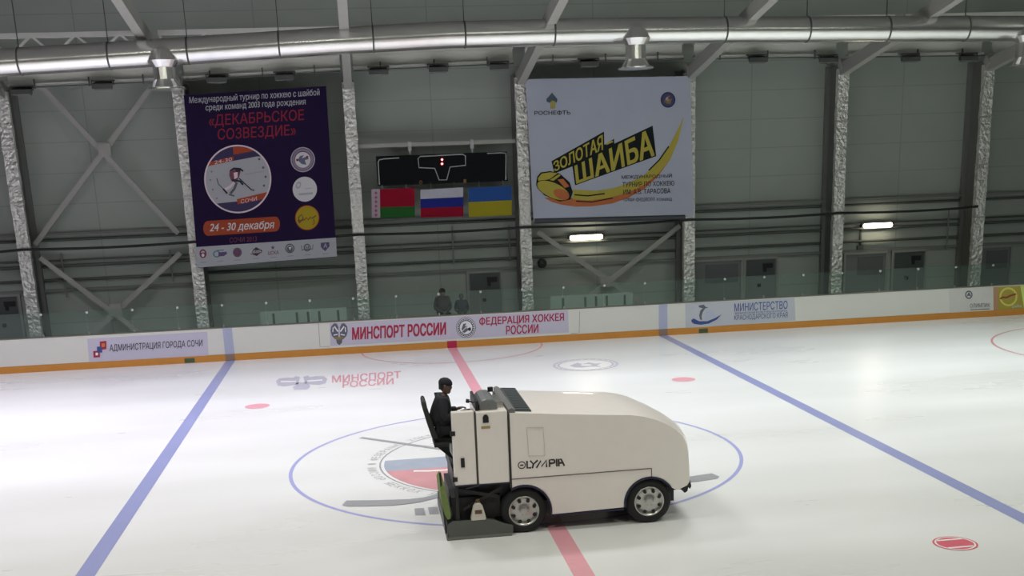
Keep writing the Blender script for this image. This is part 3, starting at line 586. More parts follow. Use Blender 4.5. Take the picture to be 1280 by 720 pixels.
a = plane_art(Y)
a.poly([(680, 247), (690, 252.5), (702, 256), (720, 258.3), (740, 258), (765, 254.5), (785, 247.5), (805, 236.5), (822, 221), (838, 199), (848, 175), (854.5, 146), (849, 163), (838, 186), (824, 205), (808, 221), (790, 233), (768, 242), (748, 246), (728, 248), (712, 247)], OG, 1)
a.poly([(716, 249), (735, 250.5), (760, 247.5), (782, 242), (803, 232), (822, 218.5), (838, 198.7), (848, 174.8), (854.5, 146), (846, 165), (834, 187), (820, 205), (805, 219), (788, 228), (768, 235), (745, 238.5), (716, 237)], YE, 2)
a.strip([(718, 243.5), (735, 244.8), (756, 242)], 1.6, BKG, 3); a.strip([(720, 251.5), (740, 252.5), (766, 247.5)], 1.4, BKG, 3); a.strip([(811, 213), (824, 200), (836, 183)], 1.6, BKG, 3)
a.done('swoosh', None, wb, label='yellow and orange swoosh')
a = plane_art(Y)
a.poly([(670, 231), (671.5, 221), (676, 215.5), (688, 213.8), (700, 217), (712, 228), (716, 240), (713, 249.5), (700, 252), (680, 244)], BKG, 3)
a.poly([(672.5, 222.5), (677, 217), (688, 215.3), (697, 216.5), (687, 224), (673, 226.5)], YE, 4); a.poly([(697, 224.5), (704, 223.5), (712, 233), (706, 235)], OG, 4); a.poly([(687, 225), (699, 217.5), (701, 219), (692, 226)], YE, 5)
a.oval((691.5, 238), 22.6, 9.6, YE, 4, rot=.42); a.oval((702, 243), 10.5, 6.2, OG, 5, rot=.42); a.oval((691.5, 238), 22.8, 9.8, BKG, 6, rot=.42, ring=.05); a.done('puck_picture', None, wb, label='yellow flying puck')
a = plane_art(Y); a.text('МЕЖДУНАРОДНЫЙ', 777, 840, 217.3, 223.6, M['black'], -.03, k=5, bold=.01); a.done('small_lettering', None, wb); a = plane_art(Y); a.text('ТУРНИР ПО ХОККЕЮ', 778, 843, 226.7, 233, M['black'], -.03, k=5, bold=.01); a.done('small_lettering', None, wb); a = plane_art(Y); a.text('ИМ. А.В. ТАРАСОВА', 779, 838, 236, 242.3, M['black'], -.03, k=5, bold=.01)
a.done('small_lettering', None, wb); a = plane_art(Y); a.text('среди', 779.5, 793, 247.6, 252.4, M['dgrey'], -.03, k=5, bold=0); a.done('small_lettering', None, wb); a = plane_art(Y); a.text('юношеских', 795, 819, 246.9, 251.7, M['dgrey'], -.03, k=5, bold=0); a.done('small_lettering', None, wb); a = plane_art(Y); a.text('команд', 821, 840, 247.3, 252.2, M['dgrey'], -.03, k=5, bold=0); a.done('small_lettering', None, wb)
a = plane_art(Y); a.text('РОСНЕФТЬ', 668, 713, 138.2, 143.8, M['black'], -.012, k=2, bold=.02)
a.poly([(690, 115.8), (693, 119.5), (696.8, 124), (696, 128), (692, 128.5), (687, 128.5), (683.5, 127), (683.3, 123.5), (687, 119.5)], mat('print_slate', (.07, .11, .15), .55), 2); a.poly([(688, 127.5), (690.5, 125.5), (694.5, 127), (694, 135.5), (688, 135.8)], mat('print_khaki', (.42, .36, .09), .55), 3); a.strip([(686.5, 124.5), (690, 120.5), (693.5, 124.5)], .8, MATS['print_slate'], 3)
a.done('sponsor_mark', None, wb, label='slate drop over a khaki stem with dark word')
a = plane_art(Y); a.oval((835, 124.8), 9.2, 9.8, M['navy'], 1); a.oval((835, 124.8), 8, 8.5, mat('print_indigo', (.05, .06, .20), .55), 2); a.poly([(830, 127), (834, 120), (838, 119.5), (836, 124), (840, 123), (838, 130), (833, 129.5)], M['gold'], 3); a.oval((834, 124), 2, 2.4, mat('banner_grey', (.46, .47, .52)), 4); a.strip([(830, 129), (839, 119.5)], .8, M['red'], 5); a.done('round_emblem', None, wb, label='small round navy emblem')

# ------------------------------------------------------------------ scoreboard and flags
Y = 18.3
p0, p1 = P(470, 231, Y), P(634.5, 189, Y); x0, x1 = P(471, 212, Y).x, P(634, 207, Y).x; z0, z1 = P(552, 229.5, Y).z, P(552, 192.3, Y).z
sb = thing('scoreboard', 'long black electronic scoreboard above the three flags', 'scoreboard', ((x0+x1)/2, Y, z0))
b = B(); b.box(x0, x1, Y, Y+.16, z0, z1); b.done('case', mat('score_black', (.003, .005, .007), .7, spec=.2), sb)
wl = mat('score_line', (.42, .44, .44), .5)
a = plane_art(Y, .006); a.strip([(499, 197.3), (480, 198.6), (474, 199.8), (472.6, 203), (474.3, 231)], 1.3, wl); a.strip([(609, 191.8), (627, 191), (632, 191.6), (632.5, 194), (632.3, 225)], 1.3, wl)
a.strip([(523.8, 209.5), (522.6, 198.2), (525.3, 195.6), (552, 194.2), (578, 192.8), (581.8, 194.8), (582, 206.6), (562.6, 208.8), (558.4, 224.8), (549, 225), (543.4, 210.4)], 1.3, wl, close=True); a.done('outline', None, sb, label='pale grey outline of the display fields')
for v in (199.6, 204.8):
    p = P(552.5, v, Y); b = B(); b.tube([(p.x, Y-.03, p.z), (p.x, Y-.005, p.z)], .036, 12); b.done('colon_lamp', mat('colon_red', (1., .12, .12), .5, emit=9), sb)
am = mat('digit_amber', (.16, .07, .02), .5, emit=.1); a = plane_art(Y, .006); a.text('0', 524, 528, 225.5, 230.5, am, 0); a.text('1', 579.5, 583, 224, 229, am, 0); a.done('digit', None, sb)
p, q = P(453, 183.3, Y), P(648, 175.5, Y); zz = (p.z+q.z)/2
t = thing('mounting_rail', 'pale horizontal rail above the scoreboard with two clamps', 'rail', ((p.x+q.x)/2, Y, zz))
b = B(); b.beam((COLX[2]+.21, Y+.1, zz), (COLX[3]-.21, Y+.1, zz), .1, .13); b.done('bar', M['steel_l'], t)
for u in (512, 590):
    x = P(u, 180, Y).x; b = B(); b.box(x-.06, x+.06, Y-.01, Y+.2, zz-.2, zz+.1); b.box(x-.02, x+.02, Y+.04, Y+.09, z1, zz-.1); b.done('clamp', mat('clamp_steel', (.5, .52, .52), .4), t)
Y = 18.24
def flag(lab, q, bands, extra=None):
    c = P((q[0][0]+q[1][0])/2, q[2][1], Y); t = thing('flag', lab, 'flag', (c.x, Y, c.z), 'flags under the scoreboard')
    cloth('cloth', q, Y, mat('flag_cloth', (.5, .5, .52), .6), t)
    a = plane_art(Y)
    for f0, f1, m in bands:
        vec = [bil([Vector(x) for x in q], s, tt) for s, tt in ((0, 1-f0), (1, 1-f0), (1, 1-f1), (0, 1-f1))]; a.poly([tuple(x) for x in vec], m, 1)
    if extra: extra(a)
    a.done('printed_band', None, t)
    p, q_ = P(*q[0], Y), P(*q[1], Y)
    for s_ in (.25, .8):
        r = p.lerp(q_, s_); b = B(); b.tube([(r.x, Y+.006, r.z-.02), (r.x, Y+.03, z0+.03)], .012, 6); b.done('cord', M['steel'], t)
fr_, fg, fb, fw, fy = mat('flag_red', (.33, .006, .03), .75, spec=.15), mat('flag_green', (.025, .13, .03), .75, spec=.15), mat('flag_blue', (.02, .03, .26), .75, spec=.15), mat('flag_white', (.56, .56, .66), .6), mat('flag_yellow', (.42, .36, .025), .75, spec=.15)
fb2 = mat('flag_azure', (.03, .10, .36), .75, spec=.15)
def orn(a):
    a.poly([(464.2, 236.8), (474.8, 236.3), (475.3, 272), (465.0, 272.3)], mat('flag_pink', (.46, .36, .44), .6), 2)
    for k in range(6): v = 239+k*5.5; a.poly([(470, v), (472, v+2.2), (470.1, v+4.4), (468, v+2.2)], mat('flag_rose', (.36, .09, .16), .6), 3)
flag('red flag with green lower stripe and patterned pink hoist, leftmost of three', [(464.2, 237), (518.3, 234.6), (518.8, 271.5), (465, 272.5)], [(0, .63, fr_), (.63, 1, fg)], orn)
flag('white, blue and red striped flag, middle of the three under the scoreboard', [(525.4, 237.4), (579, 234.2), (579.2, 270.6), (526, 272)], [(0, .33, fw), (.33, .66, fb), (.66, 1, fr_)])
flag('blue over yellow flag, rightmost of three', [(585.4, 234.8), (639.4, 232.2), (640, 268.8), (586, 271.4)], [(0, .49, fb2), (.49, 1, fy)])

# ------------------------------------------------------------------ wall lamps and small wall fittings
for u0_, u1_, v0_, v1_, lab in ((713, 753, 297.6, 295.8, 'glowing white wall lamp under the white banner'), (1080, 1115, 282.8, 280.6, 'glowing white wall lamp at right between two columns')):
    p, q = P(u0_, v0_, 18.95), P(u1_, v1_, 18.95); z = (p.z+q.z)/2
    t = thing('wall_lamp', lab, 'lamp', ((p.x+q.x)/2, 19.1, z), 'glowing wall lamps')
    b = B(); b.box(p.x-.06, q.x+.10, 19.0, 19.2, z-.06, z+.12); b.done('housing', M['dark'], t, bevel=.02)
    b = B(); b.tube([(p.x, 18.95, z), (p.x+.03, 18.95, z), (q.x-.03, 18.95, z), (q.x, 18.95, z)], [.05, .085, .085, .05], 14); b.done('tube', mat('lamp_glow', (1., .86, .66), .5, emit=16), t, smooth=True)
p = P(677.5, 329, 19.1)
t = thing('loudspeaker', 'small round black loudspeaker on the wall below the white banner', 'loudspeaker', (p.x, 19.15, p.z-.16))
b = B(); b.lathe((p.x, p.z), [(.0, 19.02), (.05, 19.0), (.06, 19.04), (.13, 18.98), (.16, 19.0), (.16, 19.2), (.0, 19.2)], 24); b.done('body', M['dark'], t, smooth=True)
b = B(); b.lathe((p.x, p.z), [(.0, 18.99), (.045, 19.0), (.05, 19.02)], 16); b.done('cone', mat('cone_grey', (.13, .14, .13), .5), t, smooth=True)
p, q = P(1073, 286, 19.1), P(1079.5, 312, 19.1); b = B(); b.box(p.x, q.x-.02, 19.08, 19.2, q.z, q.z+.16); b.box((p.x+q.x)/2-.02, (p.x+q.x)/2+.03, 19.12, 19.2, q.z+.16, p.z)
tag(b.done('junction_box', M['pipe']), 'small dark junction box with riser below the right wall lamp', 'junction box')

# ------------------------------------------------------------------ team benches, bottles behind the boards
def bench(lab, ua, ub, va, seat=None):
    Y = 16.4; p, q = P(ua, va, Y), P(ub, va-4, Y); x0, x1 = p.x, q.x; zt = 1.37
    t = thing('team_bench', lab, 'bench', ((x0+x1)/2, Y, 0), 'team benches behind the far boards'); pm = mat('bench_panel', (.40, .46, .41), .5, var=.06)
    if seat:
        b = B(); b.box(x0, x1, 15.98, 16.44, seat-.05, seat); b.done('seat', pm, t)
        for x in (x0+.1, (x0+x1)/2, x1-.1): b = B(); b.box(x-.03, x+.03, 16.25, 16.35, 0, seat-.05); b.box(x-.03, x+.03, 16.1, 16.4, 0, .04); b.done('leg', M['steel'], t)
        return
    b = B(); b.box(x0, x1, Y, Y+.04, .62, zt); b.done('backrest', pm, t)
    b = B(); b.box(x0, x1, Y-.45, Y-.02, .44, .48); b.done('seat', pm, t)
    n = 4
    for k in range(n+1):
        x = x0+.05+(x1-x0-.1)*k/n; b = B(); b.box(x-.03, x+.03, Y+.04, Y+.08, 0, zt); b.box(x-.03, x+.03, Y-.42, Y-.38, 0, .44); b.done('leg', M['steel'], t)
    for k in range(5):
        x = x0+(x1-x0)*(.15, .42, .55, .68, .9)[k]; b = B(); b.box(x-.04, x+.04, Y-.012, Y, .66, 1.3); b.done('divider', mat('bench_dark', (.12, .14, .13), .5), t)
bench('pale bench behind the glass between the city and sports sheets', 325, 433, 390)
bench('pale bench behind the glass left of the right blue stripe', 688, 791, 370)
bench('low plank bench behind the glass under the two seated people', 530, 620, 416, .80)
bm_ = mat('bottle_white', (.5, .52, .5), .4)
for k, wd in enumerate(('leftmost', 'second from left', 'third from left', 'rightmost')):
    x = P(484+k*5.6, 396, 15.45).x; lab = 'small pale drink bottle behind the glass, %s of four' % wd
    t = thing('bottle', lab, 'bottle', (x, 15.45, .86), 'drink bottles behind the boards')
    z = .86; b = B(); b.add([(x+r*math.cos(2*PI*i/12), 15.45+r*math.sin(2*PI*i/12), z+h) for h, r in ((0, .036), (.18, .036), (.22, .02), (.24, .018)) for i in range(12)], [(j*12+i, j*12+(i+1) % 12, j*12+12+(i+1) % 12, j*12+12+i) for j in range(3) for i in range(12)]+[tuple(range(12)), tuple(range(36, 48))]); b.done('body', bm_, t, smooth=True)
    b = B(); b.tube([(x, 15.45, z+.235), (x, 15.45, z+.29)], .022, 10); b.done('cap', mat('bottle_cap', (.3, .32, .3), .5), t)
b = B(); b.box(-4.2, 4.2, 15.34, 15.6, .82, .86)
for x in (-4.0, -2, 0, 2, 4.0): b.box(x-.03, x+.03, 15.4, 15.5, 0, .82)
tag(b.done('bottle_shelf', mat('shelf_plank', (.36, .37, .33), .5)), 'pale narrow shelf behind the boards below the glass', 'shelf')

# ------------------------------------------------------------------ people
def skinned(name, V, E, Rr, m, parent, lev=2, root=0):
    off = parent.matrix_world.translation if parent is not None else Vector((0, 0, 0))
    me = bpy.data.meshes.new(name); me.from_pydata([tuple(Vector(v)-off) for v in V], E, []); o = bpy.data.objects.new(name, me); C.objects.link(o)
    o.modifiers.new('s', 'SKIN'); sm = o.modifiers.new('d', 'SUBSURF'); sm.levels = lev; sm.render_levels = lev
    for i, d in enumerate(me.skin_vertices[0].data):
        r = Rr[i]; d.radius = r if hasattr(r, '__len__') else (r, r); d.use_root = (i == root)
    bpy.context.view_layer.update()
    m2 = bpy.data.meshes.new_from_object(o.evaluated_get(bpy.context.evaluated_depsgraph_get())); m2.name = name
    bpy.data.objects.remove(o); bpy.data.meshes.remove(me)
    m2.materials.clear(); m2.materials.append(m)
    for p_ in m2.polygons: p_.use_smooth = True
    o = bpy.data.objects.new(name, m2); C.objects.link(o); o.parent = parent
    return o
def head_mesh(b, c, fwd, s=1.0, n=20):
    "a head with brow, nose, lips, chin, ears, facing fwd"
    fwd = Vector(fwd).normalized(); side = Vector((0, 0, 1)).cross(fwd).normalized(); up = fwd.cross(side)
    rings = [(-.125, .018, .01, .035), (-.115, .048, .047, .030), (-.095, .066, .060, .022), (-.06, .083, .070, .010), (-.02, .092, .074, 0), (.03, .098, .078, 0), (.07, .094, .075, -.003), (.10, .074, .06, -.006), (.122, .035, .03, -.006)]
    vs = []
    for z, a_, w_, dx in rings:
        for k in range(n):
            t = 2*PI*k/n; x = a_*math.cos(t)+dx; y = w_*math.sin(t)
            if abs(math.sin(t)) < .35 and math.cos(t) > 0:
                x += {-.06: .004, -.095: .006, -.02: .022, .03: .004}.get(z, 0)*(1 if abs(math.sin(t)) < .1 else .3)
            if z == .03 and math.cos(t) > .5 and .2 < abs(math.sin(t)) < .6: x -= .008
            vs.append(Vector(c)+s*(x*fwd+y*side+z*up))
    b.add(vs, [(i*n+k, i*n+(k+1) % n, i*n+n+(k+1) % n, i*n+n+k) for i in range(len(rings)-1) for k in range(n)]+[tuple(range(n)), tuple(range(len(vs)-n, len(vs)))])
    for sg in (-1, 1):
        e = Vector(c)+s*(sg*.077*side-.005*fwd); b.tube([e-up*.035*s, e-up*.01*s+sg*side*.008*s, e+up*.025*s+sg*side*.01*s, e+up*.035*s], [.006*s, .014*s, .018*s, .008*s], 8)
    return side, up
def dome(b, c, fwd, s, z0, k=1.10, n=20, back=.0):
    fwd = Vector(fwd).normalized(); side = Vector((0, 0, 1)).cross(fwd).normalized(); up = fwd.cross(side); vs = []
    rr_ = [(z0, .088, .071, back), (.03 if z0 < .03 else z0+.01, .101, .081, back*.6), (.07, .098, .079, -.003), (.105, .078, .064, -.006), (.128, .04, .034, -.006), (.134, .004, .004, -.006)]
    for z, a_, w_, dx in rr_:
        for i in range(n):
            t = 2*PI*i/n; zz = z
            if z == z0 and z0 < 0: zz = z0+(.085 if math.cos(t) > -.25 else 0)
            vs.append(Vector(c)+s*k*((a_*math.cos(t)+dx)*fwd+w_*math.sin(t)*side)+s*zz*1.04*up)
    b.add(vs, [(i*n+j, i*n+(j+1) % n, i*n+n+(j+1) % n, i*n+n+j) for i in range(len(rr_)-1) for j in range(n)]+[tuple(range(len(vs)-n, len(vs)))])
def hand(V, E, Rr, wi, d, pn, thumb):
    "five fingers grown from the wrist vertex wi; d = direction of the hand, pn = back of hand, thumb = side the thumb leaves"
    d = Vector(d).normalized(); th = Vector(thumb).normalized(); pn = Vector(pn).normalized(); w0 = Vector(V[wi])
    def add(p, par, r): V.append(tuple(p)); E.append((par, len(V)-1)); Rr.append(r); return len(V)-1
    palm = add(w0+d*.055, wi, (.036, .020))
    for k, L in enumerate((.068, .078, .072, .055)):
        o_ = th*(.030-.020*k); a_ = add(w0+d*.092+o_, palm, .0105); b2 = add(w0+d*(.092+L*.5)+o_-pn*.012, a_, .0095); add(w0+d*(.092+L*.82)+o_-pn*.038, b2, .008)
    a_ = add(w0+d*.04+th*.040, palm, .012); add(w0+d*.075+th*.058-pn*.015, a_, .010)
def person(label, O, f, pose, mats_, sc=1.0, group=None, cap=None, hood=False, base_z=0., look=None):
    "pose: joints in a frame (forward, left, up) about O; f = heading angle"
    ca, sa = math.cos(f), math.sin(f)
    W = lambda p: Vector((O[0]+sc*(p[0]*ca-p[1]*sa), O[1]+sc*(p[0]*sa+p[1]*ca), O[2]+sc*p[2]))
    D = lambda p: Vector((p[0]*ca-p[1]*sa, p[0]*sa+p[1]*ca, p[2]))
    t = thing('person', label, 'person', (O[0], O[1], base_z), group)
    J = {k: W(v) for k, v in pose.items()}
    skin, jm, tm, sm_, hm = mats_
    S = lambda r: tuple(sc*x for x in r) if hasattr(r, '__len__') else sc*r
    # body: one continuous surface
    V = [tuple(J[k]) for k in ('pelvis', 'waist', 'chest', 'neck', 'nape')]; E = [(0, 1), (1, 2), (2, 3), (3, 4)]; Rr = [S(.12), S(.11), S(.11), S(.052), S(.05)]
    idx = {}
    for s in ('r', 'l'):
        p = 2
        for k, r in (('sh', .048), ('el', .038), ('wr', .026)): V.append(tuple(J[k+s])); E.append((p, len(V)-1)); Rr.append(S(r)); p = len(V)-1
        hand(V, E, Rr, p, (J['wr'+s]-J['el'+s]), D((0, 0, 1)), D((0, 1 if s == 'r' else -1, .25)))
        p = 0
        for k, r in (('hip', .09), ('kn', .058), ('an', .042)): V.append(tuple(J[k+s])); E.append((p, len(V)-1)); Rr.append(S(r)); p = len(V)-1
        V.append(tuple(J['to'+s])); E.append((p, len(V)-1)); Rr.append(S((.04, .03)))
    body = skinned('body', V, E, Rr, skin, t, 1)
    b = B(); hv = D(look or (1, 0, -.12)); head_mesh(b, J['head'], hv, sc)
    hme = b.done('head', skin, t, smooth=True)
    # join the head into the body mesh so that the figure stays one surface
    bm = bmesh.new(); bm.from_mesh(body.data); bm.from_mesh(hme.data); bm.to_mesh(body.data); bm.free(); bpy.data.objects.remove(hme)
    # jacket and trousers follow the body
    V = [tuple(J[k]) for k in ('pelvis', 'waist', 'chest', 'neck')]; V[3] = tuple(J['chest'].lerp(J['neck'], 1.02)); E = [(0, 1), (1, 2), (2, 3)]; Rr = [S(.215), S(.215), S(.205), S(.10)]
    for s in ('r', 'l'):
        p = 2
        for k, r in (('sh', .105), ('el', .080), ('wr', .055)): V.append(tuple(J[k+s])); E.append((p, len(V)-1)); Rr.append(S(r)); p = len(V)-1
    skinned('jacket', V, E, Rr, jm, t, 2)
    V = [tuple(J['pelvis'])]; E = []; Rr = [S((.14, .17))]
    for s in ('r', 'l'):
        p = 0
        for k, r in (('hip', .105), ('kn', .078), ('an', .06)): V.append(tuple(J[k+s])); E.append((p, len(V)-1)); Rr.append(S(r)); p = len(V)-1
    skinned('trousers', V, E, Rr, tm, t, 2)
    for s in ('r', 'l'):
        a_, c_ = J['an'+s], J['to'+s]; skinned('boot', [tuple(a_), tuple(a_.lerp(c_, .15)-Vector((0, 0, .04*sc))), tuple(a_.lerp(c_, 1.05)-Vector((0, 0, .01*sc)))], [(0, 1), (1, 2)], [S(.055), S((.05, .05)), S((.045, .035))], sm_, t, 1)
    b = B(); dome(b, J['head'], hv, sc, -.055, 1.04, back=-.010); b.done('hair', hm, t, smooth=True)
    if cap is not None:
        b = B(); dome(b, J['head'], hv, sc, .02, 1.13); b.done('knit_cap', cap, t, smooth=True)
    if hood:
        b = B(); dome(b, J['head']+D((-.03, 0, .0))*sc, hv, sc, -.11, 1.30, back=-.03); b.done('hood', hood, t, smooth=True)
    return t
cloth_k = mat('jacket_black', (.010, .011, .016), .8, bump=.3, bscale=9); trou = mat('trousers_black', (.009, .009, .011), .85); hair = mat('hair_black', (.008, .008, .010), .6); skin = mat('skin', (.15, .09, .066), .55); boot = mat('boot_black', (.01, .01, .01), .6)
SIT = dict(pelvis=(0, 0, .10), waist=(-.01, 0, .27), chest=(.03, 0, .46), neck=(.07, 0, .62), nape=(.085, 0, .68), head=(.105, 0, .775),
           shr=(.03, -.19, .55), elr=(.05, -.26, .29), wrr=(.30, -.16, .36), shl=(.03, .19, .55), ell=(.06, .26, .29), wrl=(.30, .16, .36),
           hipr=(.03, -.10, .08), knr=(.42, -.12, .10), anr=(.44, -.12, -.40), tor=(.56, -.13, -.46), hipl=(.03, .10, .08), knl=(.42, .12, .10), anl=(.44, .12, -.40), tol=(.56, .13, -.46))
MY = -4.05                                                # driver's place across the machine
person('person in black jacket seated at the rear of the white ice machine, driving', (-1.74, MY, 1.54), 0., SIT, (skin, cloth_k, trou, boot, hair), 1.0, base_z=1.0, look=(1, -.12, -.14), cap=mat('cap_black', (.008, .009, .016), .8))
SIT2 = dict(SIT); SIT2.update(wrr=(.24, -.10, .16), wrl=(.24, .08, .16), elr=(.02, -.26, .26), ell=(.02, .26, .26))
cl2 = mat('jacket_brown', (.035, .024, .024), .85, bump=.3, bscale=8); cl3 = mat('jacket_slate', (.035, .036, .048), .85); gr = mat('hood_olive', (.05, .065, .055), .85)
x = P(553, 380, 16.2).x; person('seated person in brown jacket and dark olive hood behind the glass', (x, 16.2, .95), -PI/2+.15, SIT2, (skin, cl2, trou, boot, hair), 1.02, hood=gr, base_z=.5)
x = P(577, 380, 16.2).x; person('smaller seated person in slate jacket behind the glass beside the hooded one', (x, 16.2, .92), -PI/2-.1, SIT2, (skin, cl3, trou, boot, hair), .82, base_z=.5, cap=mat('cap_slate', (.05, .055, .075), .8))

# ------------------------------------------------------------------ ice resurfacer
NY, FY = -4.9, -2.95; CY = (NY+FY)/2
mz = thing('ice_resurfacer', 'white ice resurfacing machine standing on the ice at centre rink', 'ice resurfacer', (.3, CY, 0))
def arc(cx, cz, r, a0, a1, n=14): return [(cx+r*math.cos(math.radians(a0+(a1-a0)*i/n)), cz+r*math.sin(math.radians(a0+(a1-a0)*i/n))) for i in range(n+1)]
RW, FW = (-.54, .365), (1.51, .365)
top = [(-.72, 1.985), (-.2, 1.945), (.3, 1.90), (.8, 1.86), (1.2, 1.83), (1.42, 1.79), (1.62, 1.725), (1.80, 1.635), (1.95, 1.53), (2.06, 1.42), (2.125, 1.28), (2.15, 1.10), (2.165, .85), (2.17, .66), (2.13, .60)]
low = [(1.97, .53)]+arc(FW[0], FW[1], .425, 30, 187)+arc(RW[0], RW[1], .445, -10, 118)[:]
outl = [(-.72, .77)]+top+low
outl = [p for p in outl]
b = B(); b.prism(outl, NY, FY)
me = bpy.data.meshes.new('body_shell'); me.from_pydata([tuple(Vector(v)-mz.location) for v in b.v], [], b.f)
bm = bmesh.new(); bm.from_mesh(me); bmesh.ops.recalc_face_normals(bm, faces=bm.faces)
eds = [e for e in bm.edges if abs(e.verts[0].co.y-e.verts[1].co.y) < 1e-6 and min(e.verts[0].co.z, e.verts[1].co.z) > .62 and (e.verts[0].co.z > 1.0 or e.verts[0].co.x > 1.75) and min(e.verts[0].co.x, e.verts[1].co.x) > -1.01 and not (abs(e.verts[0].co.x-e.verts[1].co.x) < 1e-6)]
bmesh.ops.bevel(bm, geom=eds, offset=.11, segments=4, affect='EDGES', profile=.5, clamp_overlap=True)
bmesh.ops.triangulate(bm, faces=[f for f in bm.faces if len(f.verts) > 4])
bmesh.ops.subdivide_edges(bm, edges=[e for e in bm.edges if abs(e.verts[0].co.y-e.verts[1].co.y) > .8], cuts=8)
for v in bm.verts:
    x = v.co.x+.3; t_ = max(0, min(1, (x-1.25)/.9)); q = (v.co.y/(.975))
    v.co.x += .17*t_*t_*(1-q*q)
    if v.co.z > 1.2: v.co.z += .035*(1-q*q)*(1-t_*.5)
for f in bm.faces: f.smooth = True
bm.to_mesh(me); bm.free(); me.materials.append(M['white_paint'])
shell = bpy.data.objects.new('body_shell', me); C.objects.link(shell); shell.parent = mz
m_ = shell.modifiers.new('ws', 'WEIGHTED_NORMAL'); m_.keep_sharp = True
try: me.set_sharp_from_angle(angle=math.radians(35))
except Exception: pass
b = B(); zN = NY-.004
for (p, q) in (((-.75, .92), (1.54, .93)), ((1.54, .93), (1.54, .79)), ((-.735, .77), (-.735, 1.95))): b.beam((p[0], zN, p[1]), (q[0], zN, q[1]), .008, .014, (0, 1, 0))
b.done('panel_seam', M['seam'], mz, label='dark seam lines of the side panel')
b = B()
for p, q in (((-.46, 1.74), (-.20, 1.73)), ((-.20, 1.73), (-.18, 1.27)), ((-.18, 1.27), (-.44, 1.28)), ((-.46, 1.74), (-.44, 1.28))): b.beam((p[0], zN, p[1]), (q[0], zN, q[1]), .004, .008, (0, 1, 0))
b.done('inspection_hatch', mat('hatch_line', (.56, .53, .50), .5), mz)
# lettering with barred O
lx0, lx1, lz0, lz1 = -.62, .125, 1.075, 1.20
a = Art(lambda u, v, k: Vector((u, NY-.003-.002*k, v)))
LK = mat('logo_black', (.03, .03, .035), .4); lw = lx1-lx0; lh = lz1-lz0
fx_ = lambda u, v: (lx0+lw*u, lz0+lh*v)
a.oval(fx_(.085, .5), lw*.085, lh*.5, LK, 1, ring=.24); a.strip([fx_(.05, .5), fx_(.12, .5)], .022, LK, 1)
for L in ([(.20, 1), (.20, .08), (.285, .08)], [(.27, 1), (.335, .52), (.43, 1)], [(.335, .55), (.31, 0)], [(.395, 0), (.50, .92), (.505, .12), (.615, .92), (.615, 0)], [(.68, 0), (.68, .92), (.765, .92), (.79, .84), (.79, .55), (.765, .47), (.68, .47)], [(.835, 0), (.835, 1)], [(.88, 0), (.88, .92), (.93, .92), (1.0, 0)], [(.88, .42), (.955, .42)]):
    a.strip([fx_(*q) for q in L], .027, LK, 1)
a.done('lettering', None, mz, label='dark slanted lettering with a barred first letter')
# skirt edge lips
b = B()
for L, r in ((arc(FW[0], FW[1], .43, 30, 187, 18), 0), (arc(RW[0], RW[1], .45, -10, 118, 18), 0)):
    for p, q in zip(L, L[1:]): b.add([(p[0], NY-.012, p[1]), (q[0], NY-.012, q[1]), (q[0], NY+.5, q[1]), (p[0], NY+.5, p[1])], [(0, 1, 2, 3)])
L = arc(FW[0], FW[1], .425, 30, 187, 18); L2 = arc(FW[0], FW[1], .395, 30, 187, 18)
for A, A2 in ((L, L2), (arc(RW[0], RW[1], .445, -10, 118, 18), arc(RW[0], RW[1], .415, -10, 118, 18))):
    for i in range(18): b.add([(A[i][0], NY-.013, A[i][1]), (A[i+1][0], NY-.013, A[i+1][1]), (A2[i+1][0], NY-.013, A2[i+1][1]), (A2[i][0], NY-.013, A2[i][1])], [(0, 1, 2, 3)])
b.box(-.09, 1.08, NY-.005, NY+.05, .265, .29); b.done('arch_trim', M['navy'], mz, label='dark navy edging of the wheel arches')
# chassis
b = B(); b.box(-1.62, 2.0, NY+.32, FY-.32, .26, .60); b.box(-1.6, -.72, NY+.25, FY-.1, .60, .85); b.box(-.72, 1.05, NY+.12, FY-.12, .28, .5); b.done('chassis', M['dark'], mz)
# side cabinets
b = B(); b.box(-1.245, -.755, NY, FY-.95, .865, 2.03); b.done('cabinet', M['white_paint'], mz, bevel=.02)
b = B(); b.box(-1.245, -.755, FY-.95, FY, .865, 1.52); b.done('deck', M['white_paint'], mz, bevel=.02)
b = B(); b.box(-1.625, -1.275, NY, NY+.14, .875, 2.05); b.done('rear_door', M['white_paint'], mz, bevel=.018, label='narrow white rear side panel beside the driver')
b = B(); b.box(-1.62, -1.25, NY+.14, FY, .86, 1.03); b.done('footplate', M['dark'], mz)
b = B(); b.box(-1.275, -1.245, NY+.01, NY+.12, .86, 2.03); b.box(-.755, -.725, NY+.01, FY-.02, .78, 1.97); b.done('gap_seal', M['seam'], mz)
for z in (1.72, .98):
    b = B(); b.box(-1.64, -1.58, NY-.012, NY, z-.035, z+.035); b.tube([(-1.64, NY-.005, z-.04), (-1.64, NY-.005, z+.04)], .018, 8); b.done('hinge', M['dark'], mz)
b = B(); b.box(-1.515, -1.455, NY-.015, NY, 1.17, 1.32); b.done('latch', M['dark'], mz)
b = B(); b.box(-1.14, -1.05, NY-.012, NY, 1.86, 1.95); b.tube([(-1.095, NY-.015, 1.95), (-1.095, NY, 1.95)], .04, 12); b.done('fuel_cap', M['dark'], mz)
b = B(); b.box(-1.17, -1.03, NY-.004, NY, 1.765, 1.805); b.done('warning_sticker', mat('sticker_gold', (.36, .26, .10), .5), mz)
b = B(); b.box(-1.245, -.76, NY-.006, NY, .855, .875); b.box(-1.62, -1.275, NY-.006, NY, .855, .88); b.done('sill_trim', M['navy'], mz)
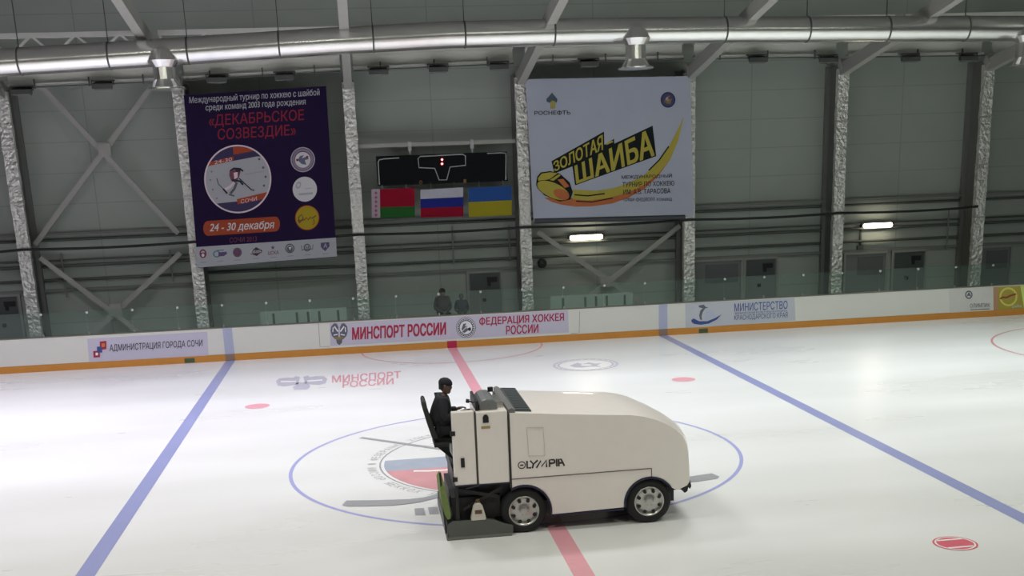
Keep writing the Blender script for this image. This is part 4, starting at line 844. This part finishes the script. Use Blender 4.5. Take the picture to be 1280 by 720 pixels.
# engine cowl and controls on the cabinet
pr = [(-1.17, 2.03), (-1.18, 2.12), (-1.13, 2.18), (-1.06, 2.205), (-.96, 2.20), (-.91, 2.15), (-.88, 2.03)]
b = B(); b.prism(pr, NY+.12, FY-1.0); b.done('engine_cowl', mat('cowl_grey', (.20, .21, .215), .4, .3, var=.25, scale=9), mz, bevel=.03)
b = B(); b.box(-.90, -.78, NY+.25, NY+.85, 2.03, 2.13); b.done('steel_cover', M['chrome'], mz, bevel=.015, label='bright steel cover')
b = B(); b.box(-1.235, -1.19, NY+.10, FY-1.0, 2.0, 2.19); b.done('dashboard', M['dark'], mz, bevel=.01)
b = B(); b.tube([(-1.22, NY+.4, 2.1), (-1.30, NY+.42, 2.13)], .012, 8); b.tube([(-1.30, NY+.42, 2.13), (-1.35, NY+.42, 2.14)], .032, 10); b.done('control_lever', M['dark'], mz)
b = B(); b.tube([(-.92, NY+.75, 2.2), (-.92, NY+.75, 2.27)], .045, 10); b.done('filler_cap', M['dark'], mz)
sw = Vector((-1.36, MY, 1.86)); b = B(); ax = Vector((-.2, 0, 1)).normalized(); e1 = Vector((0, 1, 0)); e2 = ax.cross(e1)
b.tube([sw+.16*(math.cos(2*PI*k/24)*e1+math.sin(2*PI*k/24)*e2) for k in range(25)], .014, 8); b.tube([sw-.16*e1, sw+.16*e1], .012, 8); b.tube([sw, sw-ax*.4], .02, 8); b.done('steering_wheel', M['dark'], mz)
# snow tank grille
gy0, gy1 = NY+.10, FY-.06
b = B(); b.add([(-.62, gy0, 2.005), (-.36, gy0, 1.985), (-.36, gy1, 2.01), (-.62, gy1, 2.03), (-.62, gy0, 1.95), (-.36, gy0, 1.95), (-.36, gy1, 1.95), (-.62, gy1, 1.95)], [(0, 1, 2, 3), (0, 4, 5, 1), (1, 5, 6, 2), (2, 6, 7, 3), (3, 7, 4, 0)])
b.done('tank_grille', mat('grille_grey', (.06, .07, .075), .55, var=.2, scale=30), mz, label='dark grey grille on top of the snow tank')
b = B()
for k in range(14): y = gy0+.06+(gy1-gy0-.12)*k/13; b.beam((-.60, y, 2.012+.02*k/13), (-.38, y, 1.995+.02*k/13), .02, .012)
b.done('grille_bars', mat('grille_bar', (.07, .08, .085), .5), mz)
b = B(); b.prism([(-.735, 1.93), (-.735, 2.04), (-.68, 2.06), (-.63, 2.03), (-.63, 1.93)], NY+.02, FY-.02); b.done('tank_rim', mat('rim_grey', (.16, .16, .155), .45), mz, bevel=.012)
# wheels
for c, front in ((RW, 0), (FW, 1)):
    for y0, y1, sg in ((NY+.03, NY+.28, -1), (FY-.03, FY-.28, 1)):
        cx, cz = c; R_w = .368
        e = bpy.data.objects.new('wheel', None); e.location = Vector((cx, (y0+y1)/2, cz))-mz.location; C.objects.link(e); e.parent = mz
        e.matrix_world = Matrix.Translation(Vector((cx, (y0+y1)/2, cz))); e.empty_display_size = .1
        w_ = abs(y1-y0)
        yy = lambda f: y0+(y1-y0)*f
        b = B(); b.lathe(c, [(.245, yy(.04)), (.27, yy(0)), (.315, yy(.02)), (.35, yy(.08)), (R_w, yy(.2)), (R_w, yy(.8)), (.35, yy(.92)), (.27, yy(1)), (.245, yy(.95)), (.245, yy(.04))], 48)
        b.done('tyre', M['rubber'], e, smooth=True)
        b = B().use(M['chrome'])
        b.lathe(c, [(.25, yy(.05)), (.243, yy(.015)), (.225, yy(.03)), (.215, yy(.14)), (.13, yy(.03)), (.10, yy(.05)), (.085, yy(.0)), (.04, yy(-.03)), (.001, yy(-.03))], 48)
        b.lathe(c, [(.25, yy(.05)), (.25, yy(.9)), (.001, yy(.9))], 32)
        b.done('rim', None, e, smooth=True)
        for k in range(8):
            t_ = 2*PI*(k+.5)/8; hx, hz = cx+.178*math.cos(t_), cz+.178*math.sin(t_)
            b = B(); b.tube([(hx, yy(.02), hz), (hx, yy(.2), hz)], .029, 12); b.done('rim_hole', M['dark'], e)
        for k in range(6):
            t_ = 2*PI*k/6; hx, hz = cx+.062*math.cos(t_), cz+.062*math.sin(t_)
            b = B(); b.tube([(hx, yy(-.04), hz), (hx, yy(.02), hz)], .012, 6); b.done('wheel_nut', M['lgrey'], e)
# conditioner sled behind the rear wheels
side_p = [(-1.79, .01), (-.76, .03), (-.735, .06), (-.735, .16), (-.86, .20), (-1.05, .285), (-1.15, .30), (-1.70, .30), (-1.79, .24)]
cn = mat('sled_grey', (.10, .105, .095), .5, .15, var=.1)
b = B(); b.prism(side_p, NY-.05, NY+.02); b.done('sled_side', cn, mz, bevel=.008, label='near grey side plate of the conditioner')
b = B(); b.prism(side_p, FY-.02, FY+.05); b.done('sled_side', cn, mz, bevel=.008)
b = B(); b.box(-1.78, -1.0, NY+.02, FY-.02, .03, .26); b.done('sled_housing', M['dark'], mz)
b = B(); b.box(-1.80, -1.77, NY-.05, FY+.05, .005, .12); b.box(-1.80, -.76, NY-.056, NY-.05, .01, .05); b.done('squeegee', mat('sled_edge', (.16, .165, .15), .5), mz)
b = B(); b.prism([(-1.86, .86), (-1.82, .92), (-1.785, .90), (-1.75, .66), (-1.715, .44), (-1.72, .36), (-1.77, .34), (-1.81, .42), (-1.85, .62)], NY-.03, NY+.80); b.done('rear_splash_cloth', mat('cloth_green', (.16, .22, .065), .8, var=.25, scale=14), mz, label='green cloth hung at the rear')
b = B(); b.beam((-1.85, NY+.02, 1.10), (-1.80, NY+.0, .1), .03, .03); b.beam((-1.60, NY+.04, .9), (-1.60, NY+.04, .30), .05, .06); b.beam((-1.60, NY+.12, .78), (-.95, NY+.14, .62), .04, .06); b.beam((-1.5, NY+.12, .45), (-.9, NY+.14, .75), .035, .05); b.done('lift_arm', M['dark'], mz)
b = B(); b.box(-1.68, -.90, NY+.2, FY-.2, .26, .62); b.done('auger_box', mat('auger_dark', (.022, .02, .02), .6), mz)
b = B(); b.beam((-1.45, NY+.06, .80), (-1.22, NY+.06, .84), .012, .012); b.done('hydraulic_hose', M['grey'], mz)
# canister
jc = thing('canister', 'white plastic canister with brown label standing on the conditioner', 'canister', (-1.28, NY, .30))
b = B(); b.add([(-1.28+sx_*w2, NY-.0+sy_*.055, z) for z, w2 in ((.30, .115), (.33, .12), (.52, .075), (.56, .045), (.58, .03)) for sx_, sy_ in ((-1, -1), (1, -1), (1, 1), (-1, 1))], [(4*i+j, 4*i+(j+1) % 4, 4*i+4+(j+1) % 4, 4*i+4+j) for i in range(4) for j in range(4)]+[(0, 1, 2, 3), (16, 17, 18, 19)]); b.done('body', mat('canister_white', (.60, .56, .50), .45), jc, bevel=.01)
b = B(); b.box(-1.335, -1.225, NY-.062, NY-.055, .41, .47); b.done('paper_label', mat('label_brown', (.12, .055, .03), .6), jc)
b = B(); b.tube([(-1.28, NY, .58), (-1.28, NY, .63)], .035, 12); b.done('cap', mat('canister_cap', (.10, .06, .025), .5), jc)
# seat
b = B(); b.add([(x_, y_, z_) for z_, xa, xb, w2 in ((1.50, -1.90, -1.80, .22), (1.75, -1.97, -1.88, .24), (2.00, -2.03, -1.95, .23), (2.12, -2.04, -1.97, .19), (2.16, -2.03, -1.99, .12)) for x_, y_ in ((xa, MY-w2), (xb, MY-w2), (xb, MY+w2), (xa, MY+w2))], [(4*i+j, 4*i+(j+1) % 4, 4*i+4+(j+1) % 4, 4*i+4+j) for i in range(4) for j in range(4)]+[(0, 1, 2, 3), (16, 17, 18, 19)])
b.done('seat_back', mat('seat_black', (.014, .016, .014), .6), mz, bevel=.02)
b = B(); b.box(-1.88, -1.42, MY-.24, MY+.24, 1.36, 1.435); b.done('seat_cushion', MATS['seat_black'], mz, bevel=.025)
b = B(); b.prism([(-1.86, 1.36), (-1.45, 1.36), (-1.36, 1.03), (-1.54, 1.03), (-1.60, 1.12)], MY-.05, MY+.05); b.done('seat_pedestal', M['dark'], mz)
b = B(); b.tube([(-1.60, MY-.25, 1.42), (-1.60, MY-.25, 1.30), (-1.56, MY-.25, 1.22)], .035, 10); b.done('seat_damper', M['lgrey'], mz)
# front hitch
b = B(); b.prism([(1.93, .52), (2.05, .56), (2.21, .66), (2.235, .55), (2.21, .50), (2.185, .54), (2.17, .47), (2.12, .44), (2.09, .50)], NY+.10, NY+.35); b.box(1.9, 2.15, NY+.12, FY-.12, .5, .58); b.done('front_hitch', M['dark'], mz, bevel=.01)
bpy.context.view_layer.update()
